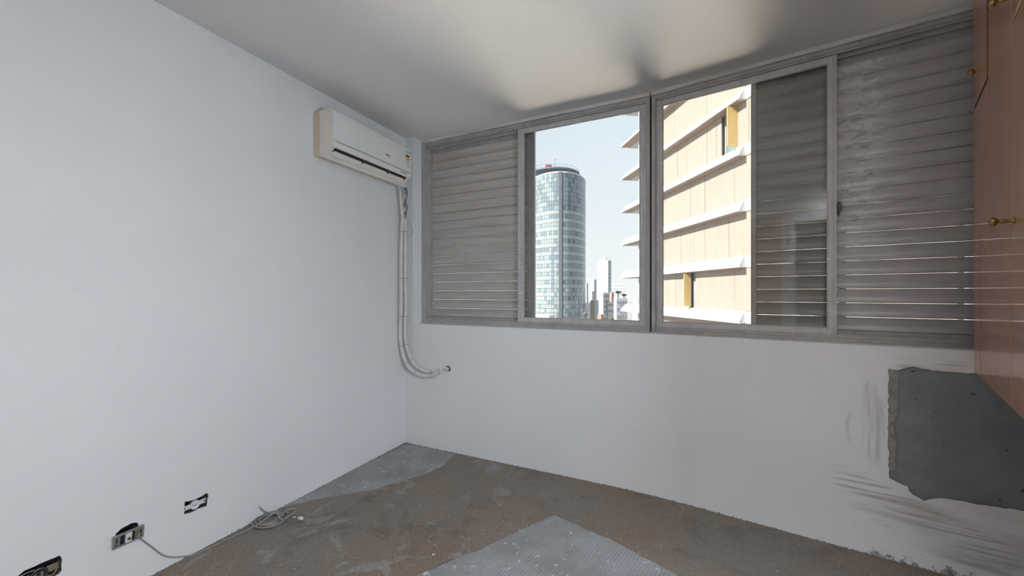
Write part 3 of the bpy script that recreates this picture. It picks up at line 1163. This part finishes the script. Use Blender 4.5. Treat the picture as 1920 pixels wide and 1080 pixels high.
# ------------------------------------------------------------------ TV cable, coil on the floor
cb = empty('coiled_cable', (-1.33, 2.33, 0), 0)
tag(cb, 'thin grey television cable coiled on the floor against the wall', 'cable')
R0 = .0045
pts = []
cx, cy = 0.010, 0.0
RAD = (.087, .086, .078, .070, .061, .052, .082, .066, .044)
OFF = ((0, 0), (.002, -.002), (-.002, .001), (.001, .003), (-.003, -.001), (.004, .002), (.006, -.003), (-.004, .003), (.002, -.004))
HGT = (.005, .011, .008, .006, .008, .010, .018, .016, .018)
STP = 24
for k in range(len(RAD) - 1):
    for i in range(STP):
        t = i / STP
        a = t * 2 * math.pi
        r_ = RAD[k] * (1 - t) + RAD[k + 1] * t
        ox = OFF[k][0] * (1 - t) + OFF[k + 1][0] * t
        oy = OFF[k][1] * (1 - t) + OFF[k + 1][1] * t
        hz = HGT[k] * (1 - t) + HGT[k + 1] * t
        pts.append(Vector((cx + ox + r_ * math.cos(a), cy + oy + r_ * math.sin(a), hz + .002 * math.sin(a * 2 + k))))
# loop leaving to the right, then crossing the coil towards the outlet
pts += [Vector((.085, .035, .042)), Vector((.118, .060, .035)), Vector((.125, .015, .03)), Vector((.09, -.04, .03)), Vector((.05, -.012, .052)), Vector((.022, -.055, .046)), Vector((-.01, -.088, .025))]
cpts = crv(pts[:-7], 1)[:-1] + crv(pts[-8:], 6)
MB().tube(cpts, R0 * .74, 6).build('coil', CABLE, cb, True)
brk = C + V * 1.862
tail = [cpts[-1], Vector((-.07, -.13, .006)) , Vector((-.115, -.205, .004)), Vector((-.15, -.265, .004)), Vector((-.192, -.315, .005)),
        Vector((brk.x - cb.location.x - .012, brk.y - cb.location.y + .115, .055)),
        Vector((brk.x - cb.location.x - .004, brk.y - cb.location.y + .045, .135)),
        Vector((brk.x - cb.location.x - .006, brk.y - cb.location.y, .195))]
wm = Vector((V.y * -1, V.x, 0))
wall_in = Vector((-V.y, V.x, 0))


def clear_wall(p):
    """keep the cable on the room side of the left wall"""
    w_ = p + Vector(cb.location)
    q = (w_.xy - C).dot(Vector((-V.y, V.x)))
    if q < .006:
        p = p + Vector((-V.y, V.x, 0)) * (.006 - q)
    return p


tail = [clear_wall(p) for p in crv(tail, 8)]
MB().tube(tail, R0 * .74, 6).build('cable_tail', CABLE, cb, True)
end = crv([Vector((-.02, .03, .03)), Vector((-.035, .02, .045)), Vector((-.05, .015, .062)), Vector((-.056, .012, .072))], 5)
MB().tube([clear_wall(p) for p in end], R0 * .74, 6).build('cable_end', CABLE, cb, True)

# plaster chips on the floor
for i, (x, y, sz, lab) in enumerate(((-1.163, 2.345, .021, 'white plaster chip on the floor right of the cable coil'),
                                     (-1.205, 2.362, .010, 'tiny plaster chip on the floor, second from the cable coil'),
                                     (-.372, 2.02, .011, 'white plaster chip on the ribbed mortar patch'))):
    bm = bmesh.new()
    bmesh.ops.create_icosphere(bm, subdivisions=1, radius=sz)
    rn = random.Random(40 + i)
    for v_ in bm.verts:
        v_.co *= rn.uniform(.6, 1.2)
        v_.co.z *= .35
    zmin = min(v_.co.z for v_ in bm.verts)
    for v_ in bm.verts:
        v_.co.z -= zmin
    me = bpy.data.meshes.new('plaster_chip')
    bm.to_mesh(me)
    bm.free()
    me.materials.append(CHIP)
    o = link('plaster_chip', me)
    o.location = (x, y, .0026 if i == 2 else 0)
    tag(o, lab, 'debris')

# ------------------------------------------------------------------ hanging cabinet (x towards the camera, y into the cabinet)
CABO = Vector((2.003, 1.824))
cab = empty('hanging_cabinet', (CABO.x, CABO.y, 0), AC_)
tag(cab, 'varnished reddish wood cabinet hung from the ceiling over the right wall', 'cabinet')
CB0, CB1, CL = .905, 2.53, 1.30
CD = (REND - CABO).dot(Vector((-CABX.y, CABX.x))) - .002
m = MB()
m.box(.004, CL, .045, CD, CB0 + .01, CB1)
m.box(.004, CL, .002, .045, CB0 + .01, CB0 + .03)
m.box(.004, CL, .002, .045, CB1 - .03, CB1)
m.box(.004, .02, .002, .045, CB0 + .03, CB1 - .03)
m.box(CL - .02, CL, .002, .045, CB0 + .03, CB1 - .03)
m.build('carcass', WOOD_EDGE, cab, False, .002)
TH = .020
GAPZ = 2.032


def cdoor(name, x0, x1, z0, z1, mat=WOOD):
    return MB().box(x0, x1, -TH, 0, z0, z1).build(name, mat, cab, False, .0025)


def knob(parent, x, z):
    prof = [(0, .010), (.002, .010), (.004, .0065), (.012, .0050), (.022, .0062), (.026, .0075), (.029, .0050), (.034, .0060), (.037, .0125), (.043, .0155), (.049, .0140), (.053, .0085), (.054, .0005)]
    return MB().lathe([(a * .95, r * .9) for a, r in prof], lambda a, u, v_: Vector((x + u, -TH - a, z + v_)), 16).build('knob', BRASS, parent, True)


X1, X2 = .372, .786
d1 = cdoor('upper_door', .004, X1 - .003, GAPZ + .010, CB1)
d2 = cdoor('lower_door', .004, X1 - .002, CB0, GAPZ - .008)
MB().box(.006, X1 - .004, -TH + .0005, -.0005, GAPZ + .0065, GAPZ + .0099).build('gap_shade_band', GAP_SHADE, d1)  # strip painting the dark shade of the gap between the doors
d3 = cdoor('tall_door', X1 + .002, X2 - .003, CB0, CB1)
d4 = cdoor('upper_door', X2 + .002, CL, GAPZ + .006, CB1)
d5 = cdoor('lower_door', X2 + .002, CL, CB0, GAPZ - .006)
MB().box(.19, .1925, -TH - .0006, -TH + .002, CB0, 1.5).build('veneer_joint', WOOD_EDGE, d2)
MB().box(X1 - .0025, X1 + .0025, -TH - .004, -.002, GAPZ, CB1).build('edge_strip', WOOD_EDGE, cab)
knob(d1, X1 - .012, GAPZ + .035)
knob(d4, X2 + .035, GAPZ + .06)
knob(d5, X2 + .045, 1.45)

# ------------------------------------------------------------------ outside: materials
FAC = MT('pale_wood_cladding', (.345, .284, .252), .7)
c0 = FAC.coord(scale=(1, 1, 1))
wv2 = node(FAC.nt, 'ShaderNodeTexWave')
wv2.wave_type = 'BANDS'
wv2.bands_direction = 'X'
wv2.inputs['Scale'].default_value = 1.6
FAC.nt.links.new(c0, wv2.inputs['Vector'])
FAC.mix(wv2.outputs['Fac'], (.30, .235, .175), .6)
FAC.mix(FAC.noise(FAC.coord(scale=(2, 2, .3)), 2, 4, .6, .4, .65), (.36, .303, .25), .6)
FAC = FAC.m
LEDGE = plain('white_concrete_ledge', (.52, .515, .51), .8, 0, .08, 1)
SOFFIT = plain('brown_soffit_board', (.34, .25, .175), .7, 0, .12, 1)
SHUTO = plain('ochre_shutter', (.46, .33, .14), .6, 0, .12, 3)
OFFG = plain('pale_office_glass', (.235, .275, .285), .10, 0, .10, .6, .6)
DKG = plain('dark_window_glass', (.05, .055, .055), .08, 0, .3, 1, .6)
GRNG = plain('green_balustrade_glass', (.19, .24, .21), .1, 0, .2, 1, .6)
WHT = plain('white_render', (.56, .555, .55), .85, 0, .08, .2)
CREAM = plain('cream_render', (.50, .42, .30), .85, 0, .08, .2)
GRYB = plain('grey_render', (.40, .415, .435), .85, 0, .1, .2)  # lightened: far haze put into the colour
REDB = plain('brick_red_render', (.42, .27, .255), .85, 0, .1, .2)  # distance haze put into the colour, paler than the brick
ROOFO = plain('clay_tile_roof', (.34, .23, .18), .85, 0, .15, .5)
WIN = plain('far_window_grey', (.30, .315, .33), .4, 0, .3, .2)
T_L = plain('tower_glass_mint', (.275, .325, .33), .25, 0, .10, .3)
T_M = plain('tower_glass_blue_grey', (.185, .235, .265), .25, 0, .12, .3)
T_D = plain('tower_glass_dark', (.115, .15, .175), .25, 0, .15, .3)
T_W = plain('tower_glass_white', (.34, .37, .365), .25, 0, .06, .3)
T_MUL = plain('tower_mullion', (.10, .125, .14), .6, 0, .1, .3)
T_FIN = plain('tower_dark_fin', (.12, .13, .15), .6, 0, .1, .3)
T_ROOF = plain('helipad_steel', (.16, .18, .21), .6, 0, .2, .3)
RED = plain('red_roof_sign', (.42, .06, .06), .5, 0, .1, 1)
LEAF = plain('tree_foliage', (.31, .345, .31), .8, 0, .45, 1.5)  # foliage paled in colour for far haze and its own shade
LEAF2 = plain('bright_tree_foliage', (.27, .36, .20), .8, 0, .4, 1.5)
BARK = plain('tree_bark', (.12, .09, .07), .9, 0, .3, 3)
GROUND = plain('hazy_city_ground', (.36, .35, .34), .9, 0, .25, .02)
REFLECT = plain('sun_reflector_metal', (.97, .87, .76), .44, 1.0, .03, .2)
GZ = -50.0

m = MB()
m.box(-900, 1500, 8, 3000, GZ - 1, GZ)
tag(m.build('city_ground', GROUND), 'pale city ground far below the window', 'ground', kind='structure')

# added unseen block, its metal roof tilted to throw sun onto the ceiling
RCEN = Vector((7.6, 17.4, -9.5))
hv = (SUNV.normalized() + (Vector((.3, 2.9, 2.2)) - RCEN).normalized()).normalized()
ax = Vector((-hv.y, hv.x, 0)).normalized()
sl = hv.cross(ax).normalized()
if sl.z < 0:
    sl = -sl
HW, HS = 4.4, 6.4
lb = empty('sun_reflector_block', (RCEN.x, RCEN.y, GZ), math.atan2(ax.y, ax.x))
tag(lb, 'added unseen block below the window, metal roof tilted to throw sun on the ceiling', 'building')
rot = Matrix.Rotation(-math.atan2(ax.y, ax.x), 3, 'Z')
lsl = rot @ sl
lhv = rot @ hv
zc = RCEN.z - GZ
run = abs((lsl * HS).y)
ris = (lsl * HS).z
sg = 1 if lsl.y > 0 else -1
prof_ = [(-sg * run, 0), (-sg * run, zc - ris - .3), (sg * run, zc + ris - .3), (sg * run * 1.6, 0)]
MB().prism(prof_, lambda p, h: Vector((h, p[0], p[1])), -HW, HW).build('wall', WHT, lb)
for q in range(10):
    x0_ = -HW + q * HW / 5
    vs = []
    for x_ in (x0_ + .02, x0_ + HW / 5 - .02):
        for t_ in (-HS, HS):
            for h_ in (-.05, 0.0):
                vs.append(Vector((x_, 0, zc)) + lsl * t_ + lhv * h_)
    MB().add(vs, [(0, 1, 3, 2), (4, 6, 7, 5), (0, 4, 5, 1), (2, 3, 7, 6), (0, 2, 6, 4), (1, 5, 7, 3)]).build('reflector_sheet', REFLECT, lb)

# ------------------------------------------------------------------ office building with the wood-clad facade
FD = Vector((-.129, 1.0)).normalized()                # along the facade, away from us
FN = Vector((-FD.y, FD.x))                            # outward (to the left)
FAX = lambda d: Vector((17.6 - .129 * d, d))
D0 = 25.7
org = FAX(D0)
ob = empty('office_building', (org.x, org.y, EYE), math.atan2(FD.y, FD.x))   # x along the facade away, y outward
tag(ob, 'office building clad in pale wood with white sloping ledges', 'building')
k_ = 1.0083
S = lambda d: (d - D0) * k_
TOPS = [22.75, 19.35, 15.95, 12.55, 9.15, 5.75, 2.35, -1.05, -4.45, -7.85]
FAR, NEAR = S(41.7), S(15.0)
GL0 = S(36.6)                                         # glass beyond this
MB().box(NEAR, FAR - .35, -14, -.45, GZ - EYE, 26).build('core', WHT, ob)
prof = lambda z: [(-.45, z), (0, z), (.58, z - .60), (.58, z - .74), (-.45, z - .74)]
for z in TOPS:
    a, b = S(25.75), S(44.5)
    m = MB()
    P = prof(z)
    n = len(P)
    vs = [Vector((a + .35, p[0], p[1])) if p[0] < .3 else Vector((a, p[0], p[1])) for p in P]
    vs += [Vector((b, p[0], p[1])) for p in P]
    m.add(vs, [tuple(range(n)), tuple(n + i for i in range(n))] + [(i, (i + 1) % n, n + (i + 1) % n, n + i) for i in range(n)])
    # the ledge turns the far corner
    m.box(FAR, b, -14, -.45, z - .74, z - .62)
    lg_ = m.build('ledge', LEDGE, ob)
    MB().box(a + .4, b - .3, -.42, .50, z - .765, z - .741).build('soffit', SOFFIT, lg_)
    MB().box(NEAR, a + .35, -.45, .05, z - .74, z - .02).build('slab_band', LEDGE, ob)
rn = random.Random(12)
OPEN = {3: [(S(26.75), S(28.4))], 6: [(S(31.5), S(32.15))]}
for i in range(len(TOPS) - 1):
    zt, zb = TOPS[i] - .74, TOPS[i + 1]
    cuts = [NEAR]
    x = NEAR
    while x < GL0 - 1.2:
        x += rn.choice((1.35, 2.7, 2.7, 4.05, .55))
        cuts.append(min(x, GL0))
    if cuts[-1] < GL0:
        cuts.append(GL0)
    segs = list(zip(cuts[:-1], cuts[1:]))
    for oa, obb in OPEN.get(i, []):
        ns = []
        for a, b in segs:
            if b <= oa or a >= obb:
                ns.append((a, b))
            else:
                if a < oa - .05:
                    ns.append((a, oa))
                if b > obb + .05:
                    ns.append((obb, b))
        segs = ns
        MB().box(oa, obb, -.40, -.34, zb, zt).build('window_glass', DKG, ob)
        MB().box(oa, obb, -.30, -.27, zb, zb + 1.05).build('balustrade', GRNG, ob)
        for xx in (oa + .45, obb - .06):
            if xx < obb:
                MB().box(xx, xx + .06, -.34, -.26, zb, zt).build('window_post', LEDGE, ob)
        xs_ = oa if i == 3 else obb - .09
        MB().box(xs_, xs_ + .09, 0, .68 if i == 3 else .56, zb + .12, zt - .1).build('open_shutter', SHUTO, ob)
    for a, b in segs:
        MB().box(a + .015, b - .015, -.08, rn.uniform(-.01, .01), zb, zt).build('cladding_panel', FAC, ob)
    # glass part at the far end
    npan = 4
    for q in range(npan):
        a = GL0 + (FAR - GL0) * q / npan
        b = GL0 + (FAR - GL0) * (q + 1) / npan
        MB().box(a + .06, b - .06, -.30, -.24, zb, zt).build('glass_pane', OFFG, ob)
        MB().box(b - .06, b + .06, -.36, -.18, zb, zt).build('mullion', LEDGE, ob)

# ------------------------------------------------------------------ glass tower
TX, TY = 20.9, 207.0
ta, tb = 14.1, 26.0
tw = empty('glass_tower', (TX, TY, EYE), 0)
tag(tw, 'tall rounded glass tower with a helipad on top', 'building')
TOPZ = 51.8


def ell(th, k=1.0, z=0.0):
    return Vector((ta * k * math.sin(th), -tb * k * math.cos(th), z))


NA = 64
m = MB()
vs = [ell(i * 2 * math.pi / NA, .992, z) for z in (GZ - EYE, TOPZ) for i in range(NA)]
m.add(vs, [(i, (i + 1) % NA, NA + (i + 1) % NA, NA + i) for i in range(NA)] + [tuple(range(NA)), tuple(NA + i for i in range(NA))])
m.build('core', T_MUL, tw)
rn = random.Random(77)
# columns of equal width along the ellipse, front half and a little more
ths = [-math.pi * .62]
while ths[-1] < math.pi * .62:
    t = ths[-1]
    ths.append(t + 1.22 / math.sqrt((ta * math.cos(t)) ** 2 + (tb * math.sin(t)) ** 2))
FIN0, FIN1 = -.075, .02
FINC = .045
tint = {k: MB() for k in 'LMDW'}
ztop = TOPZ - .3
rows = []
z = ztop
for i in range(8):
    rows.append((z - 1.98, z, 'top'))
    z -= 1.98
alt = 0
while z > GZ + 6:
    rows.append((z - 1.75, z, 'light' if alt % 2 == 0 else 'dark'))
    z -= 1.75
    alt += 1
for ri, (z0, z1, kind) in enumerate(rows):
    for ci in range(len(ths) - 1):
        t0, t1 = ths[ci], ths[ci + 1]
        tm = (t0 + t1) / 2
        if FIN0 < tm < FIN1:
            continue
        u = rn.random()
        low = z1 < 4
        if kind == 'top':  # sun from the left put into tints: left panes paler, right darker
            c_ = 'M' if (tm > 0 or u > .45) else 'L'
            if tm > .0 and u > .75:
                c_ = 'D'
        elif kind == 'light':
            c_ = 'W' if tm < 0 else 'L'
            if u > .88:
                c_ = 'L'
        else:
            c_ = 'M' if tm > 0 else ('L' if u > .35 else 'M')
            if tm > 0 and u > .8:
                c_ = 'D'
        if -.26 < tm < -.21 and z1 < 20:
            c_ = 'M'
        if low and u < .5:  # low rows: mixed reflections put into the pane tints
            c_ = rn.choice('LMMDWL' if tm > 0 else 'LLMWLM')
        e_ = .045
        a0 = t0 + (t1 - t0) * e_
        a1 = t1 - (t1 - t0) * e_
        tint[c_].add([ell(a0, 1, z0 + .09), ell(a1, 1, z0 + .09), ell(a1, 1, z1 - .03), ell(a0, 1, z1 - .03)], [(0, 1, 2, 3)])
for k, mt_, nm in (('L', T_L, 'mint_glazing'), ('M', T_M, 'blue_grey_glazing'), ('D', T_D, 'dark_glazing'), ('W', T_W, 'white_glazing')):
    o = tint[k].build(nm, mt_, tw)
    o['kind'] = 'stuff'
m = MB()
m.add([ell(t, s_, z) for z in (GZ - EYE, TOPZ) for s_ in (.99, 1.012) for t in (FIN0, FIN1)], [(2, 3, 7, 6), (0, 2, 6, 4), (1, 5, 7, 3), (4, 6, 7, 5)])
m.build('vertical_fin', T_FIN, tw)
m = MB()
n = 56
vs = [ell(i * 2 * math.pi / n, s_, z) for (s_, z) in ((1.006, TOPZ - .4), (1.006, TOPZ + .25), (.97, TOPZ + .25)) for i in range(n)]
m.add(vs, [(r * n + i, r * n + (i + 1) % n, (r + 1) * n + (i + 1) % n, (r + 1) * n + i) for r in range(2) for i in range(n)])
m.build('roof_rim', LEDGE, tw)
m = MB()
n = 40
hx, hy_, hr = -2.2, -6.0, 13.0
vs = []
for rr, z in ((8.0, TOPZ - 1.0), (hr, TOPZ + 3.6), (hr, TOPZ + 4.3)):
    vs += [Vector((hx + rr * math.cos(i * 2 * math.pi / n), hy_ + rr * math.sin(i * 2 * math.pi / n), z)) for i in range(n)]
m.add(vs, [(r * n + i, r * n + (i + 1) % n, (r + 1) * n + (i + 1) % n, (r + 1) * n + i) for r in range(2) for i in range(n)] + [tuple(2 * n + i for i in range(n))])
m.build('helipad', T_ROOF, tw)
m = MB()
for i in range(n):
    a = i * 2 * math.pi / n
    p = Vector((hx + hr * .99 * math.cos(a), hy_ + hr * .99 * math.sin(a), TOPZ + 4.3))
    m.box(p.x - .04, p.x + .04, p.y - .04, p.y + .04, p.z, p.z + 1.3)
    a2 = (i + 1) * 2 * math.pi / n
    p2 = Vector((hx + hr * .99 * math.cos(a2), hy_ + hr * .99 * math.sin(a2), TOPZ + 5.5))
    m.tube([p + Vector((0, 0, 1.2)), p2], .05, 4, False)
o = m.build('railing', T_ROOF, tw)
m = MB()
sx, sy = -5.8, hy_ - hr + 1.2
for q in range(4):
    m.box(sx + q * .62, sx + q * .62 + .5, sy, sy + .3, TOPZ + 4.5, TOPZ + 5.5)
m.box(sx - .1, sx + 2.6, sy + .3, sy + .4, TOPZ + 4.4, TOPZ + 5.6)
m.build('roof_sign', RED, tw)
m = MB()
m.tube([(-1.0, hy_ - 4, TOPZ + 4), (-1.0, hy_ - 4, TOPZ + 10.5)], .08, 5)
m.box(-1.5, -.5, hy_ - 4.05, hy_ - 3.95, TOPZ + 10.0, TOPZ + 10.15)
m.build('antenna', T_ROOF, tw)

# ------------------------------------------------------------------ far city blocks
PXX = lambda px, d: (px - 960) * d / 800.0


def far_block(name, px0, pxm, px1, ytop, d, wall, side, label, rows=0, cols=0, srows=0, scols=0, th=38, win=WIN, bands=False, roof=None, wz=1.5, floor_h=3.2):
    """box building with one corner (pxm) towards us; px0..pxm is the sunny front, pxm..px1 the side"""
    a = math.radians(th)
    l = Vector((-math.cos(a), math.sin(a)))
    r = Vector((math.sin(a), math.cos(a)))
    P = Vector((PXX(pxm, d), d))

    def reach(dir_, px):
        q = (px - 960) / 800.0
        return max(.5, (q * P.y - P.x) / (dir_.x - q * dir_.y))
    Ll = reach(l, px0)
    Lr = reach(r, px1) if px1 > pxm else Ll
    zt = EYE + (551 - ytop) * d / 800.0
    b = empty(name, (P.x, P.y, GZ), math.atan2(l.y, l.x))       # x along the front, y: -r direction
    tag(b, label, 'building', 'far city buildings')
    Hh_ = zt - GZ
    MB().box(0, Ll, -Lr, 0, 0, Hh_).build('wall', [wall], b)
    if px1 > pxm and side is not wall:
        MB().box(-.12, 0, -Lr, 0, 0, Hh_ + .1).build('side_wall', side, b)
    if rows and cols:
        m = MB()
        z = Hh_ - 1.2
        for i in range(rows):
            if bands:
                m.box(Ll * .06, Ll * .94, 0, .12, z - wz, z)
            else:
                for j in range(cols):
                    w_ = Ll / cols
                    m.box(j * w_ + w_ * .25, j * w_ + w_ * .75, 0, .12, z - wz, z)
            z -= floor_h
            if z < 3:
                break
        o = m.build('windows', win, b)
        o['kind'] = 'stuff'
    if srows and scols:
        m = MB()
        z = Hh_ - 1.2
        for i in range(srows):
            for j in range(scols):
                w_ = Lr / scols
                m.box(-.25, -.11, -(j * w_ + w_ * .8), -(j * w_ + w_ * .2), z - wz, z)
            z -= floor_h
            if z < 3:
                break
        o = m.build('side_windows', win, b)
        o['kind'] = 'stuff'
    if roof:
        MB().box(Ll * .3, Ll * .6, -Lr * .6, -Lr * .3, Hh_, Hh_ + 3).build('roof_tank', roof, b)
    return b


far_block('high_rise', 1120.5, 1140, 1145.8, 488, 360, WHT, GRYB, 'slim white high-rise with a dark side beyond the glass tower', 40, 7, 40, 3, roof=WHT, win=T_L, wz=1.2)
far_block('apartment_block', 1146, 1172, 1185, 532, 430, WHT, WHT, 'wide apartment block with rows of small dark windows', 9, 12, 0, 0, th=14, wz=1.7)
far_block('apartment_block', 1092, 1100, 1103, 531, 300, GRYB, GRYB, 'narrow grey block peeking out behind the glass tower', 0, 0)
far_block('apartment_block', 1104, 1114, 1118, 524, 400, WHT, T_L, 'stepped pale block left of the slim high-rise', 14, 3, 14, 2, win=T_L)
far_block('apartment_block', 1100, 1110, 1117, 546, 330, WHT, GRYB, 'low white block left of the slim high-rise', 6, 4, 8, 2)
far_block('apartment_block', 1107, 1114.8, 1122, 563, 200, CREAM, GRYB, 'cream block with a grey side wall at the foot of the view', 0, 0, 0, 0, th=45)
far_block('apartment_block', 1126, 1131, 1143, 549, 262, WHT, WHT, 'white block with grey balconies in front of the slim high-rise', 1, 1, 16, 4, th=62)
far_block('apartment_block', 1143, 1147, 1151, 548, 270, REDB, REDB, 'small brick-red block right of the slim high-rise', 0, 0)
far_block('apartment_block', 1136, 1140, 1153, 566, 225, WHT, WHT, 'low white block with reddish window bands', 0, 0, 8, 3, th=60, win=REDB, wz=1.0)
far_block('apartment_block', 1150, 1156, 1176, 559, 190, WHT, WHT, 'low white house below the office building', 0, 0, 3, 4, th=70)
far_block('house', 1120, 1127, 1134, 590, 165, ROOFO, ROOFO, 'low house with a clay-coloured roof', 0, 0)
far_block('apartment_block', 1088, 1098, 1107, 568, 240, WHT, WHT, 'white block at the foot of the glass tower', 0, 0)
far_block('apartment_block', 1003, 1030, 1040, 591, 150, WHT, WHT, 'low white block in front of the glass tower base', 0, 0, th=25)
far_block('apartment_block', 1186, 1196, 1215, 560, 120, WHT, WHT, 'white block partly hidden by the office building', 0, 0, 4, 3)


def far_tree(px, py, rpx, d, mat, label, seed):
    rn = random.Random(seed)
    R_ = rpx * d / 800.0
    x, z = PXX(px, d), EYE + (551 - py) * d / 800.0
    t = empty('tree', (x, d, GZ), 0)
    tag(t, label, 'tree', 'far trees')
    zc = z - GZ
    MB().tube([(0, 0, 0), (.2, 0, zc * .5), (0, 0, zc)], lambda u: .5 - .25 * u, 7).build('trunk', BARK, t)
    m = MB()
    for i in range(420):
        cl = Vector((math.sin(i % 7 * 2.4), math.cos(i % 7 * 1.7), math.sin(i % 7 * 3.1) * .7)) * R_ * .55
        v_ = cl + Vector((rn.gauss(0, 1), rn.gauss(0, 1), rn.gauss(0, .8))).normalized() * R_ * rn.uniform(.2, .6)
        s_ = R_ * rn.uniform(.06, .14)
        n1 = Vector((rn.gauss(0, 1), rn.gauss(0, 1), rn.gauss(0, 1))).normalized()
        a = n1.orthogonal().normalized() * s_
        b = n1.cross(a).normalized() * s_
        c_ = Vector((v_.x, v_.y, v_.z + zc))
        m.add([c_ + a, c_ + b, c_ - a, c_ - b], [(0, 1, 2, 3)])
    o = m.build('foliage', mat, t)
    o['kind'] = 'stuff'


far_tree(1159, 548, 6, 235, LEAF, 'round dark tree left of the office building', 1)
far_tree(1170, 553, 5, 235, LEAF, 'dark tree touching the office building', 2)
far_tree(1098, 588, 6, 155, LEAF, 'tree at the foot of the glass tower', 3)
far_tree(1146, 597, 6, 150, LEAF2, 'bright green tree at the window sill line', 4)
far_tree(1134, 594, 4, 160, LEAF, 'small dark tree beside the clay-coloured roof', 5)
